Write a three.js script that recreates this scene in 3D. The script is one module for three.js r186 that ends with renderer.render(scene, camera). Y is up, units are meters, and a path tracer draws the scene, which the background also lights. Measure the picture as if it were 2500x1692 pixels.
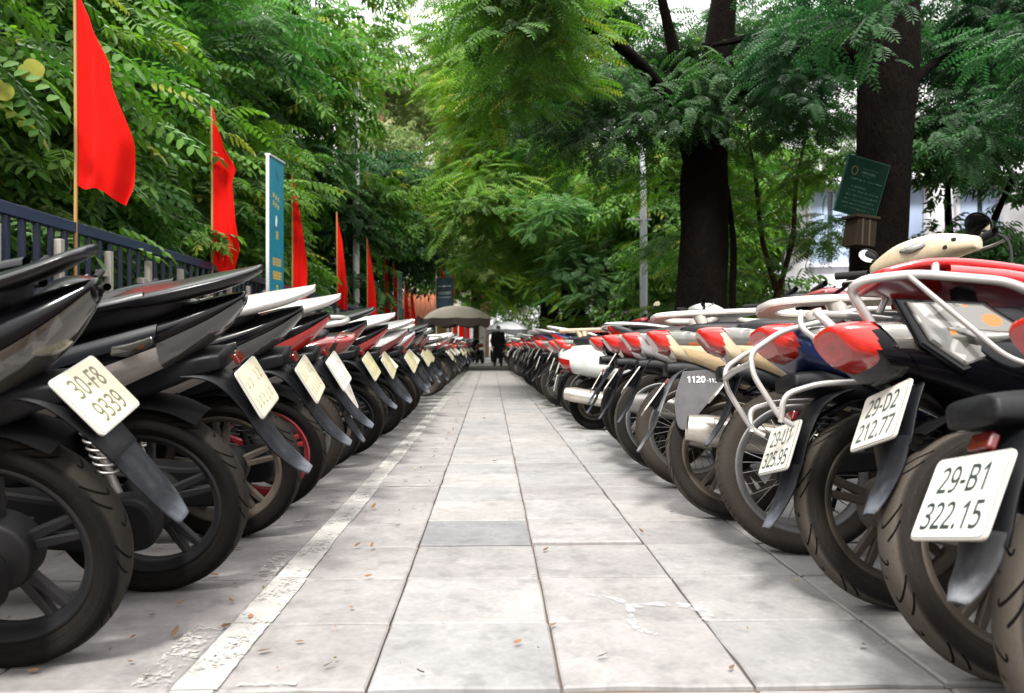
import * as THREE from 'three';
import { mergeGeometries, mergeVertices } from 'three/addons/utils/BufferGeometryUtils.js';
import { RoundedBoxGeometry } from 'three/addons/geometries/RoundedBoxGeometry.js';
import { MarchingCubes } from 'three/addons/objects/MarchingCubes.js';

// ---------------------------------------------------------------- camera, sky, sun, exposure
const scene = new THREE.Scene();
const camera = new THREE.PerspectiveCamera(46.7, 2500 / 1692, 0.05, 900);
camera.position.set(0, 0.7, 0);
camera.focus = 3.0; camera.userData.fStop = 4.5;
camera.rotation.set(0, THREE.MathUtils.degToRad(-1.52), 0);
const renderer = new THREE.WebGLRenderer({ antialias: true });
renderer.setSize(1024, 693);
renderer.toneMapping = THREE.LinearToneMapping;
renderer.toneMappingExposure = 2.75;
renderer.shadowMap.enabled = true;
{
  const W = 512, H = 256, d = new Float32Array(W * H * 4);
  for (let j = 0; j < H; j++) for (let i = 0; i < W; i++) {
    const el = ((j + 0.5) / H - 0.5) * Math.PI, az = (i + 0.5) / W * Math.PI * 2;
    const s = Math.max(0, Math.sin(el));
    const cl = 1 + 0.10 * Math.sin(az * 3 + 4 * s) * Math.sin(6 * s + az) + 0.06 * Math.sin(az * 7 + 9 * s);
    const b = (el > 0 ? 0.50 * (1 + 2 * s) : 0.25) * cl;
    const k = (j * W + i) * 4;
    d[k] = b * 1.02; d[k + 1] = b * 0.995; d[k + 2] = b * 1.0; d[k + 3] = 1;
  }
  const t = new THREE.DataTexture(d, W, H, THREE.RGBAFormat, THREE.FloatType);
  t.mapping = THREE.EquirectangularReflectionMapping; t.magFilter = THREE.LinearFilter; t.needsUpdate = true;
  scene.background = t; scene.environment = t;
}
const sun = new THREE.DirectionalLight(new THREE.Color(1, 0.97, 0.92), 3.3);
sun.position.set(-4, 28, 14); sun.target.position.set(0, 0, -8);
sun.castShadow = true; sun.shadow.radius = 22; sun.shadow.mapSize.set(2048, 2048);
Object.assign(sun.shadow.camera, { left: -25, right: 25, top: 30, bottom: -30, near: 1, far: 120 });
scene.add(sun, sun.target);

// ---------------------------------------------------------------- helpers
function rng(seed) { let s = seed >>> 0; return () => { s = (s + 0x6D2B79F5) >>> 0; let t = s; t = Math.imul(t ^ (t >>> 15), t | 1); t ^= t + Math.imul(t ^ (t >>> 7), t | 61); return ((t ^ (t >>> 14)) >>> 0) / 4294967296; }; }
const V3 = (x, y, z) => new THREE.Vector3(x, y, z);
const D = THREE.MathUtils.degToRad;
const lerp = (a, b, t) => a + (b - a) * t;
const sstep = (a, b, x) => { const t = Math.min(1, Math.max(0, (x - a) / (b - a))); return t * t * (3 - 2 * t); };
const counts = {};
function numbered(n) { const k = counts[n] = (counts[n] ?? -1) + 1; return k ? `${n}_${String(k).padStart(3, '0')}` : n; }
function tag(o, label, category, group, kind) {
  if (label) o.userData.label = label; if (category) o.userData.category = category;
  if (group) o.userData.group = group; if (kind) o.userData.kind = kind; return o;
}
function thing(name, label, category, pos = [0, 0, 0], turn = 0, group) {
  const o = new THREE.Group(); o.name = numbered(name); o.position.set(...pos); o.rotation.y = turn; scene.add(o);
  return tag(o, label, category, group);
}
function flat(list) {
  const gs = (Array.isArray(list) ? list : [list]).filter(Boolean);
  if (gs.length === 1) return gs[0];
  return mergeGeometries(gs.map(g => { const q = g.index ? g.toNonIndexed() : g.clone(); for (const k of Object.keys(q.attributes)) if (!['position', 'normal', 'uv'].includes(k)) q.deleteAttribute(k); if (!q.attributes.uv) q.setAttribute('uv', new THREE.Float32BufferAttribute(new Float32Array(q.attributes.position.count * 2), 2)); if (!q.attributes.normal) q.computeVertexNormals(); return q; }));
}
function part(name, list, mat, parent) {
  const m = new THREE.Mesh(flat(list), mat); m.name = name; m.castShadow = m.receiveShadow = true; parent.add(m); return m;
}
function struct(name, list, mat) { const m = part(numbered(name), list, mat, scene); m.userData.kind = 'structure'; return m; }
const bx = (w, h, d, x = 0, y = 0, z = 0, r = 0) => (r ? new RoundedBoxGeometry(w, h, d, 2, r) : new THREE.BoxGeometry(w, h, d)).translate(x, y, z);
function tube(pts, r, seg = 12, rad = 8, closed = false) {
  const c = new THREE.CatmullRomCurve3(pts.map(p => V3(...p)), closed, 'centripetal');
  return new THREE.TubeGeometry(c, seg, r, rad, closed);
}
function poly(pts, r, rad = 8) { // bent tube with sharp-ish corners
  const c = new THREE.CurvePath(); const P = pts.map(p => V3(...p));
  let a = P[0];
  for (let i = 1; i < P.length - 1; i++) {
    const d1 = P[i].clone().sub(P[i - 1]), d2 = P[i + 1].clone().sub(P[i]); const f = Math.min(0.035, d1.length() * .45, d2.length() * .45);
    const b = P[i].clone().sub(d1.normalize().multiplyScalar(f)), e = P[i].clone().add(d2.normalize().multiplyScalar(f));
    c.add(new THREE.LineCurve3(a, b)); c.add(new THREE.QuadraticBezierCurve3(b, P[i], e)); a = e;
  }
  c.add(new THREE.LineCurve3(a, P[P.length - 1]));
  return new THREE.TubeGeometry(c, Math.max(8, P.length * 9), r, rad, false);
}
function taper(pts, radii, rad = 8, sub = 4, wob = 0, seed = 1) { // tapered limb
  const c = new THREE.CatmullRomCurve3(pts.map(p => V3(...p)), false, 'centripetal'), n = (pts.length - 1) * sub;
  const f = c.computeFrenetFrames(n, false), pos = [], uv = [], idx = [], R = rng(seed), ph = R() * 9; let len = 0, last = null;
  for (let i = 0; i <= n; i++) {
    const t = i / n, p = c.getPoint(t), k = t * (radii.length - 1), a = Math.min(radii.length - 2, Math.floor(k)), r = lerp(radii[a], radii[a + 1], k - a);
    if (last) len += p.distanceTo(last); last = p;
    for (let j = 0; j <= rad; j++) {
      const th = j / rad * Math.PI * 2, q = r * (1 + wob * (Math.sin(th * 3 + ph + i * .35) * .5 + Math.sin(th * 5 + ph * 2 - i * .2) * .35 + Math.sin(th * 2 + i * .8) * .2));
      pos.push(p.x + q * (Math.cos(th) * f.normals[i].x + Math.sin(th) * f.binormals[i].x), p.y + q * (Math.cos(th) * f.normals[i].y + Math.sin(th) * f.binormals[i].y), p.z + q * (Math.cos(th) * f.normals[i].z + Math.sin(th) * f.binormals[i].z));
      uv.push(j / rad * Math.max(1, Math.round(r * 8)), len);
    }
  }
  for (let i = 0; i < n; i++) for (let j = 0; j < rad; j++) { const a = i * (rad + 1) + j, b = a + rad + 1; idx.push(a, a + 1, b, a + 1, b + 1, b); }
  const g = new THREE.BufferGeometry(); g.setAttribute('position', new THREE.Float32BufferAttribute(pos, 3)); g.setAttribute('uv', new THREE.Float32BufferAttribute(uv, 2)); g.setIndex(idx); g.computeVertexNormals(); return g;
}
// loft along the bike's x axis; sections [x, y, halfWidth, upHeight, downHeight, exponent?]; angles 0 = right side (+z), 90 = top
function loft(sec, { a0 = 0, a1 = 360, seg = 20, grow = 0, sub = 3, caps = true, flip = false, shear = 0 } = {}) {
  if (sec[sec.length - 1][0] > sec[0][0]) sec = [...sec].reverse();
  const full = a1 - a0 >= 360, P = [], n = sec.length, rows = (n - 1) * sub + 1;
  const cm = (p0, p1, p2, p3, t) => 0.5 * (2 * p1 + (p2 - p0) * t + (2 * p0 - 5 * p1 + 4 * p2 - p3) * t * t + (3 * p1 - p0 - 3 * p2 + p3) * t * t * t);
  for (let i = 0; i < rows; i++) {
    const k = Math.min(n - 2, Math.floor(i / sub)), t = i / sub - k;
    const s = [0, 1, 2, 3, 4, 5, 6].map(c => { const g = q => (sec[Math.min(n - 1, Math.max(0, q))][c] ?? (c === 6 ? 1 : 2.6)); return cm(g(k - 1), g(k), g(k + 1), g(k + 2), t); });
    const row = [];
    for (let j = 0; j <= seg; j++) {
      const a = D(a0 + (a1 - a0) * j / seg), c = Math.cos(a), q = Math.sin(a), e = 2 / Math.max(1.2, s[5]);
      const w = Math.max(.002, s[2]) + grow, h = Math.max(.002, q > 0 ? s[3] : s[4]) + grow;
      const yy = Math.sign(q) * Math.pow(Math.abs(q), e) * h; row.push([s[0] - shear * yy * (s[6] ?? 1), s[1] + yy, Math.sign(c) * Math.pow(Math.abs(c), e) * w]);
    }
    P.push(row);
  }
  const pos = [], uv = [], idx = []; let L = 0;
  for (let i = 0; i < rows; i++) { if (i) L += Math.hypot(P[i][0][0] - P[i - 1][0][0], P[i][0][1] - P[i - 1][0][1]); for (let j = 0; j <= seg; j++) { pos.push(...P[i][j]); uv.push(L * 3, j / seg); } }
  for (let i = 0; i < rows - 1; i++) for (let j = 0; j < seg; j++) { const a = i * (seg + 1) + j, b = a + seg + 1; idx.push(a, a + 1, b, a + 1, b + 1, b); }
  if (full && caps) for (const i of [0, rows - 1]) { const c = pos.length / 3, r = P[i]; pos.push(r[0][0], r.reduce((s, p) => s + p[1], 0) / r.length, 0); uv.push(0, 0); for (let j = 0; j < seg; j++) { const a = i * (seg + 1) + j; i ? idx.push(a, a + 1, c) : idx.push(a + 1, a, c); } }
  let g = new THREE.BufferGeometry(); g.setAttribute('position', new THREE.Float32BufferAttribute(pos, 3)); g.setAttribute('uv', new THREE.Float32BufferAttribute(uv, 2)); g.setIndex(idx);
  if (flip) { g.scale(1, 1, -1); const ia = g.index.array; for (let i = 0; i < ia.length; i += 3) { const q = ia[i]; ia[i] = ia[i + 1]; ia[i + 1] = q; } }
  g.computeVertexNormals();
  if (full) { const nn = g.attributes.normal; for (let i = 0; i < rows; i++) { const a = i * (seg + 1), b = a + seg, x = nn.getX(a) + nn.getX(b), y = nn.getY(a) + nn.getY(b), z = nn.getZ(a) + nn.getZ(b), l = Math.hypot(x, y, z) || 1; nn.setXYZ(a, x / l, y / l, z / l); nn.setXYZ(b, x / l, y / l, z / l); } }
  return g;
}
// curved guard sheet with thickness: path [x, y, halfWidth, crown]
function guard(path, thick = 0.005, m = 8, sub = 4) {
  const c = new THREE.CatmullRomCurve3(path.map(p => V3(p[0], p[1], 0)), false, 'centripetal'), n = (path.length - 1) * sub, pos = [], uv = [], idx = [], W = m + 1; let L = 0, last;
  const skin = off => {
    for (let i = 0; i <= n; i++) {
      const u = i / n, p = c.getPoint(u), t = c.getTangent(u), k = u * (path.length - 1), a = Math.min(path.length - 2, Math.floor(k)), w = lerp(path[a][2], path[a + 1][2], k - a), cr = lerp(path[a][3], path[a + 1][3], k - a);
      if (off === 0) { if (last) L += p.distanceTo(last); last = p; }
      for (let j = 0; j <= m; j++) { const q = j / m * 2 - 1, h = cr * (1 - Math.pow(Math.abs(q), 2.6)) - off; pos.push(p.x + t.y * h, p.y - t.x * h, q * (w - off * .3)); uv.push(j / m, u); }
    }
  };
  skin(0); skin(thick); const B = (n + 1) * W;
  for (let i = 0; i < n; i++) for (let j = 0; j < m; j++) { const a = i * W + j, b = a + W; idx.push(a, b, a + 1, a + 1, b, b + 1); idx.push(B + a, B + a + 1, B + b, B + a + 1, B + b + 1, B + b); }
  for (let i = 0; i < n; i++) for (const j of [0, m]) { const a = i * W + j, b = a + W; j ? idx.push(a, b, B + a, b, B + b, B + a) : idx.push(a, B + a, b, b, B + a, B + b); }
  for (let j = 0; j < m; j++) for (const i of [0, n]) { const a = i * W + j, b = a + 1; i ? idx.push(a, B + a, b, b, B + a, B + b) : idx.push(a, b, B + a, b, B + b, B + a); }
  const g = new THREE.BufferGeometry(); g.setAttribute('position', new THREE.Float32BufferAttribute(pos, 3)); g.setAttribute('uv', new THREE.Float32BufferAttribute(uv, 2)); g.setIndex(idx); g.computeVertexNormals(); return g;
}
const sh = pts => { const s = new THREE.Shape(); pts.forEach((p, i) => i ? s.lineTo(p[0], p[1]) : s.moveTo(p[0], p[1])); s.closePath(); return s; };
function shS(pts) { const s = new THREE.Shape(); s.moveTo(...pts[0]); s.splineThru([...pts.slice(1), pts[0]].map(p => new THREE.Vector2(...p))); return s; }
function ext(shape, depth, bevel = 0.004, curve = 8) { return new THREE.ExtrudeGeometry(shape, { depth: depth - 2 * bevel, bevelEnabled: bevel > 0, bevelThickness: bevel, bevelSize: bevel, bevelOffset: -bevel, bevelSegments: 2, curveSegments: curve }).translate(0, 0, -depth / 2 + bevel); }
function rrect(w, h, r) { const s = new THREE.Shape(), x = -w / 2, y = -h / 2; s.moveTo(x + r, y); s.lineTo(x + w - r, y); s.quadraticCurveTo(x + w, y, x + w, y + r); s.lineTo(x + w, y + h - r); s.quadraticCurveTo(x + w, y + h, x + w - r, y + h); s.lineTo(x + r, y + h); s.quadraticCurveTo(x, y + h, x, y + h - r); s.lineTo(x, y + r); s.quadraticCurveTo(x, y, x + r, y); return s; }
const latheZ = (pts, seg) => new THREE.LatheGeometry(pts.map(p => new THREE.Vector2(p[0], p[1])), seg).rotateX(Math.PI / 2);

// ---------------------------------------------------------------- noise and textures
const HN = (() => { const R = rng(77), t = new Float32Array(65536); for (let i = 0; i < 65536; i++) t[i] = R(); return t; })();
function vnoise(x, y, per) { const xi = Math.floor(x), yi = Math.floor(y), fx = x - xi, fy = y - yi, m = v => ((v % per) + per) % per; const h = (a, b) => HN[(m(a) * 157 + m(b) * 311 + per * 17) & 65535]; const u = fx * fx * (3 - 2 * fx), v = fy * fy * (3 - 2 * fy); return lerp(lerp(h(xi, yi), h(xi + 1, yi), u), lerp(h(xi, yi + 1), h(xi + 1, yi + 1), u), v); }
function fbm(u, v, f, oct) { let s = 0, a = .5, n = 0; for (let o = 0; o < oct; o++) { s += a * vnoise(u * f, v * f, f); n += a; a *= .55; f *= 2; } return s / n; }
function dtex(N, fn, srgb = true, M = N) {
  const d = new Uint8Array(N * M * 4);
  for (let j = 0; j < M; j++) for (let i = 0; i < N; i++) { const c = fn(i / N, j / M), k = (j * N + i) * 4; for (let q = 0; q < 3; q++) d[k + q] = Math.max(0, Math.min(255, (c.length ? c[q] : c) * 255)); d[k + 3] = c.length === 4 ? Math.max(0, Math.min(255, c[3] * 255)) : 255; }
  const t = new THREE.DataTexture(d, N, M, THREE.RGBAFormat); t.wrapS = t.wrapT = THREE.RepeatWrapping; t.magFilter = THREE.LinearFilter; t.minFilter = THREE.LinearMipmapLinearFilter; t.generateMipmaps = true; if (srgb) t.colorSpace = THREE.SRGBColorSpace; t.needsUpdate = true; return t;
}
function ctex(w, h, draw, srgb = true) { const c = document.createElement('canvas'); c.width = w; c.height = h; draw(c.getContext('2d'), w, h); const t = new THREE.CanvasTexture(c); if (srgb) t.colorSpace = THREE.SRGBColorSpace; t.wrapS = t.wrapT = THREE.RepeatWrapping; return t; }
const std = (r, g, b, rough = .6, o = {}) => new THREE.MeshPhysicalMaterial({ color: new THREE.Color().setRGB(r, g, b), roughness: rough, ...o });

// dust that clings to plastic, v = 1 at the lower end
const dustTex = dtex(256, (u, v) => { const n = fbm(u, v, 6, 5), f = fbm(u + .3, v, 40, 3); const k = Math.min(1, Math.max(0, .32 + .75 * (n - .42) + .3 * (f - .5))); return [lerp(.42, .86, k), lerp(.43, .86, k), lerp(.45, .87, k)]; });
const flapTex = dtex(256, (u, v) => { const n = fbm(u, v * .999, 5, 5), f = fbm(u, v * .999, 50, 3), k = Math.min(1, Math.max(0, sstep(.45, 1, v) * .9 + .7 * (n - .45) + .25 * (f - .5))); return [lerp(.16, .64, k), lerp(.17, .66, k), lerp(.19, .69, k)]; });
const scuffRough = dtex(256, (u, v) => { const n = fbm(u, v, 8, 5); return [1, .55 + .6 * n, 1]; }, false);
const paintDust = dtex(256, (u, v) => { const n = fbm(u, v, 5, 5), f = fbm(u, v, 60, 2); const k = .86 + .22 * (n - .4) + .1 * (f - .5); return [k, k, k]; });
const vinylBump = dtex(128, (u, v) => fbm(u, v, 32, 2), false); vinylBump.repeat.set(4, 4);
const GROOVES = (c, w, h, col, lw) => {
  c.strokeStyle = col; c.lineWidth = lw; c.lineCap = 'round';
  for (const [a, b] of [[0, 0], [128, 1], [256, 0], [-128, 1]]) {
    const s = b ? -1 : 1, y = q => h / 2 + s * q * h;
    c.beginPath(); c.moveTo(a + 10, y(-.17)); c.quadraticCurveTo(a + 70, y(-.10), a + 92, y(-.005)); c.quadraticCurveTo(a + 96, y(.03), a + 80, y(.02)); c.stroke();
    c.beginPath(); c.moveTo(a + 70, y(-.18)); c.quadraticCurveTo(a + 120, y(-.13), a + 140, y(-.06)); c.stroke();
  }
};
const tyreMap = ctex(256, 512, (c, w, h) => {
  c.fillStyle = '#2b2a29'; c.fillRect(0, 0, w, h);
  const R = rng(5);
  const g = c.createLinearGradient(0, 0, 0, h); g.addColorStop(0, 'rgba(84,76,68,.55)'); g.addColorStop(.3, 'rgba(60,56,52,.3)'); g.addColorStop(.36, 'rgba(128,121,114,.85)'); g.addColorStop(.5, 'rgba(116,110,104,.9)'); g.addColorStop(.64, 'rgba(128,121,114,.85)'); g.addColorStop(.7, 'rgba(60,56,52,.3)'); g.addColorStop(1, 'rgba(84,76,68,.55)');
  c.fillStyle = g; c.fillRect(0, 0, w, h);
  for (let i = 0; i < 1500; i++) { const a = R() * .10; c.fillStyle = R() < .5 ? `rgba(20,18,16,${a})` : `rgba(150,138,124,${a})`; const s = 2 + R() * 12; c.fillRect(R() * w, R() * h, s, s * .6); }
  GROOVES(c, w, h, '#060606', 9);
});
const tyreBump = ctex(256, 512, (c, w, h) => { c.fillStyle = '#fff'; c.fillRect(0, 0, w, h); GROOVES(c, w, h, '#000', 9); c.fillStyle = '#bbb'; for (const y of [.12, .2, .8, .88]) c.fillRect(0, y * h, w, 5); }, false);
const tyreMapK = ctex(256, 256, (c, w, h) => { // block tread of the spoked wheels
  c.fillStyle = '#363433'; c.fillRect(0, 0, w, h); const R = rng(8);
  const g = c.createLinearGradient(0, 0, 0, h); g.addColorStop(0, 'rgba(120,110,100,.5)'); g.addColorStop(.33, 'rgba(90,84,78,.4)'); g.addColorStop(.5, 'rgba(132,124,114,.8)'); g.addColorStop(.67, 'rgba(90,84,78,.4)'); g.addColorStop(1, 'rgba(120,110,100,.5)'); c.fillStyle = g; c.fillRect(0, 0, w, h);
  for (let i = 0; i < 900; i++) { const a = R() * .12; c.fillStyle = R() < .5 ? `rgba(20,18,16,${a})` : `rgba(150,138,124,${a})`; const s = 2 + R() * 10; c.fillRect(R() * w, R() * h, s, s * .6); }
  c.strokeStyle = '#121110'; c.lineWidth = 6; for (let i = 0; i < 4; i++) { const x = i * 64 + 8; c.beginPath(); c.moveTo(x, .36 * h); c.lineTo(x + 26, .45 * h); c.moveTo(x + 32, .55 * h); c.lineTo(x + 58, .64 * h); c.moveTo(x + 8, .5 * h); c.lineTo(x + 40, .5 * h); c.stroke(); }
});
tyreMap.repeat.set(11, 1); tyreBump.repeat.set(11, 1); tyreMapK.repeat.set(16, 1);

const lensTex = dtex(128, (u, v) => { const rib = .5 + .5 * Math.sin(u * Math.PI * 2 * 14), n = fbm(u, v, 5, 4), k = .78 + .05 * rib * n + .4 * (n - .45); return [k, k * .9, k * .9]; });
const facetTex = ctex(128, 128, (c, w, h) => { c.fillStyle = '#6b6a66'; c.fillRect(0, 0, w, h); const R = rng(44); for (let i = 0; i < 46; i++) { const v = 40 + R() * 150 | 0; c.fillStyle = `rgba(${v},${v},${v - 4},.75)`; const x = R() * w, y = R() * h; c.beginPath(); c.moveTo(x, y); c.lineTo(x + 10 + R() * 22, y + R() * 8); c.lineTo(x + R() * 22, y + 12 + R() * 16); c.fill(); } c.fillStyle = '#b8641e'; c.beginPath(); c.ellipse(70, 76, 9, 7, .4, 0, 7); c.fill(); c.beginPath(); c.ellipse(48, 56, 5, 4, .4, 0, 7); c.fill(); });
const M = {
  black: std(.002, .002, .003, .2, { specularIntensity: .22, clearcoat: .34, clearcoatRoughness: .1, map: paintDust }),
  navy: std(.004, .012, .055, .3, { specularIntensity: .4, clearcoat: .5, clearcoatRoughness: .12, map: paintDust }),
  dkgrey: std(.008, .009, .011, .32, { specularIntensity: .35, clearcoat: .38, clearcoatRoughness: .18, map: paintDust }),
  silver: std(.40, .385, .38, .32, { metalness: .35, clearcoat: .8, clearcoatRoughness: .15, map: paintDust }),
  greybeige: std(.36, .33, .305, .35, { metalness: .15, clearcoat: .7, clearcoatRoughness: .18, map: paintDust }),
  white: std(.66, .65, .625, .3, { clearcoat: .9, clearcoatRoughness: .12, map: paintDust }),
  mint: std(.60, .63, .60, .3, { clearcoat: .9, clearcoatRoughness: .12, map: paintDust }),
  cream: std(.58, .47, .31, .35, { clearcoat: .9, clearcoatRoughness: .14, map: paintDust }),
  tan: std(.50, .37, .20, .4, { clearcoat: .6, clearcoatRoughness: .2, map: paintDust }),
  redpaint: std(.52, .012, .014, .3, { clearcoat: 1, clearcoatRoughness: .1, map: paintDust }),
  maroon: std(.22, .015, .02, .3, { clearcoat: 1, clearcoatRoughness: .12, map: paintDust }),
  lens: std(.50, .016, .008, .24, { map: lensTex, clearcoat: .8, clearcoatRoughness: .06 }),
  lensdark: std(.20, .012, .012, .22, { map: lensTex, clearcoat: .7, clearcoatRoughness: .06 }),
  lensGrey: std(.34, .33, .31, .16, { metalness: .3, map: facetTex, clearcoat: .8, clearcoatRoughness: .05 }),
  rimSilver: std(.40, .385, .36, .5, { metalness: .45, map: dustTex }),
  smoke: std(.03, .03, .029, .18, { clearcoat: .8, clearcoatRoughness: .05 }),
  clear: std(.95, .94, .92, .18, { metalness: .55, map: facetTex, clearcoat: 1, clearcoatRoughness: .04 }),
  amber: std(.75, .22, .03, .25, { clearcoat: 1 }),
  plastic: std(.009, .0105, .013, .66, { specularIntensity: .45, map: dustTex, roughnessMap: scuffRough }),
  inner: std(.006, .006, .007, .9, { specularIntensity: .2, map: dustTex }),
  flap: std(.25, .255, .27, .78, { specularIntensity: .4, map: flapTex }),
  flapLight: std(.48, .47, .465, .8, { map: flapTex }),
  vinyl: std(.010, .010, .0115, .5, { specularIntensity: .5, bumpMap: vinylBump, bumpScale: .0006 }),
  rubber: std(.01, .01, .01, .75, { specularIntensity: .4 }),
  tyre: std(.13, .127, .12, .9, { specularIntensity: .22, map: tyreMap, bumpMap: tyreBump, bumpScale: .004 }),
  tyreDusty: std(.38, .365, .34, .92, { specularIntensity: .25, map: tyreMap, bumpMap: tyreBump, bumpScale: .004 }),
  tyreBlock: std(.42, .40, .37, .92, { specularIntensity: .25, map: tyreMapK, bumpMap: tyreMapK, bumpScale: .003 }),
  barSilver: std(.48, .46, .44, .28, { metalness: .4, clearcoat: .5, map: paintDust }),
  chrome: std(.72, .70, .67, .22, { metalness: 1 }),
  whitebar: std(.44, .41, .37, .3, { clearcoat: .6, clearcoatRoughness: .2, map: paintDust }),
  steel: std(.42, .40, .38, .42, { metalness: .85, map: paintDust }),
  muffler: std(.74, .69, .62, .3, { metalness: .8, map: paintDust }),
  alloy: std(.20, .18, .15, .55, { metalness: .5, map: dustTex }),
  alloyDark: std(.016, .016, .018, .55, { metalness: .3, map: dustTex }),
  alloyTan: std(.22, .175, .125, .6, { metalness: .4, map: dustTex }),
  engine: std(.026, .025, .0245, .6, { specularIntensity: .5, metalness: .4, map: dustTex }),
  plateRim: std(.46, .45, .41, .4, { metalness: .3 }),
  mirrorGlass: std(.85, .87, .88, .04, { metalness: 1 }),
};
const tyreK = { dark: M.tyre, dusty: M.tyreDusty, block: M.tyreBlock };
// number plates: legible ones as written, the rest as faint illegible strokes
function plateTex(l1, l2, ink, bg, seed) {
  return ctex(256, 192, (c, w, h) => {
    c.fillStyle = bg; c.fillRect(0, 0, w, h); const R = rng(seed);
    for (let i = 0; i < 260; i++) { c.fillStyle = `rgba(120,105,80,${R() * .07})`; c.fillRect(R() * w, R() * h, 2 + R() * 24, 1 + R() * 5); }
    c.fillStyle = ink; c.strokeStyle = ink;
    if (l1) {
      c.textAlign = 'center'; c.textBaseline = 'middle';
      for (const [s, y, k] of [[l1, 52, .98], [l2, 140, 1]]) { c.save(); c.translate(w / 2, y); c.font = '82px sans-serif'; const tw = c.measureText(s).width; c.scale(Math.min(.86, 214 / tw), 1.08); c.lineWidth = 3; c.fillText(s, 0, 3); c.strokeText(s, 0, 3); c.restore(); }
    } else for (const y of [26, 112]) for (let i = 0; i < 5; i++) { if (y < 60 && i === 2) continue; const x = 30 + i * 42; c.globalAlpha = .6; c.lineWidth = 7; c.beginPath(); c.moveTo(x, y + R() * 20); c.lineTo(x + R() * 22, y + 10 + R() * 20); c.moveTo(x + R() * 20, y + 20); c.lineTo(x + R() * 20, y + 50); c.moveTo(x, y + 40 + R() * 16); c.lineTo(x + 20, y + 40 + R() * 16); c.stroke(); c.globalAlpha = 1; }
  });
}
const pm = t => new THREE.MeshPhysicalMaterial({ map: t, roughness: .42, clearcoat: .3, clearcoatRoughness: .3 });
const PLATES = {
  F8: pm(plateTex('30-F8', '9339', '#4a4a2c', '#c3bb9d', 1)), B1: pm(plateTex('29-B1', '322.15', '#26302f', '#cfcfc8', 2)),
  D2: pm(plateTex('29-D2', '212.77', '#3a4644', '#c6c3b9', 3)), U1: pm(plateTex('29-U1', '325.95', '#3a4442', '#c6c3b9', 4)),
  a: pm(plateTex('', '', '#5a5a40', '#bdb69e', 5)), b: pm(plateTex('', '', '#4a4a3c', '#bbb49c', 6)), c: pm(plateTex('', '', '#4c4a3a', '#aca580', 7)), d: pm(plateTex('', '', '#3c3c38', '#c2beb3', 8)),
};

// ---------------------------------------------------------------- ground and pavement
const earthTex = dtex(256, (u, v) => { const n = fbm(u, v, 6, 6), k = .7 + .5 * (n - .5); return [.46 * k, .42 * k, .36 * k]; }); earthTex.repeat.set(300, 300);
struct('ground', new THREE.PlaneGeometry(1600, 1600).rotateX(-Math.PI / 2).translate(0, -.045, -300), std(.9, .9, .9, 1, { map: earthTex }));
const stoneTex = dtex(1024, (u, v) => {
  const a = fbm(u, v, 3, 6), b = fbm(u + .37, v, 9, 5), f = fbm(u, v + .5, 90, 2), st = fbm(u * 1 + .1, v, 14, 4);
  const vein = Math.pow(1 - Math.abs(2 * fbm(u, v + .21, 4, 5) - 1), 12) * .35;
  let k = .80 + .17 * (a - .5) + .12 * (b - .5) + .08 * (f - .5) + vein * .12 - .06 * sstep(.58, .8, st) - .04 * sstep(.62, .78, fbm(u, v + .77, 22, 4));
  return [k * 1.0, k * .985, k * .965];
});
const stoneRough = dtex(256, (u, v) => { const a = fbm(u, v, 6, 5); return [1, .55 + .5 * a, 1]; }, false);
const stoneBump = dtex(512, (u, v) => fbm(u, v, 10, 6) * .7 + .3 * fbm(u, v, 90, 2), false);
stoneRough.repeat.set(1, 1);
const stone = (r, g, b) => new THREE.MeshStandardMaterial({ color: new THREE.Color().setRGB(r, g, b), map: stoneTex, roughnessMap: stoneRough, roughness: 1, bumpMap: stoneBump, bumpScale: .0025 });
const STONES = [stone(.315, .318, .322), stone(.29, .296, .306), stone(.305, .304, .309), stone(.28, .279, .285), stone(.33, .329, .328), stone(.205, .212, .225)];
const STONEP = [stone(.285, .278, .279), stone(.262, .257, .26), stone(.298, .29, .292), stone(.275, .271, .273)];
const jointM = std(.085, .058, .042, 1);
const pave = new THREE.Group(); pave.name = 'pavement'; pave.userData.kind = 'structure'; scene.add(pave);
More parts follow.
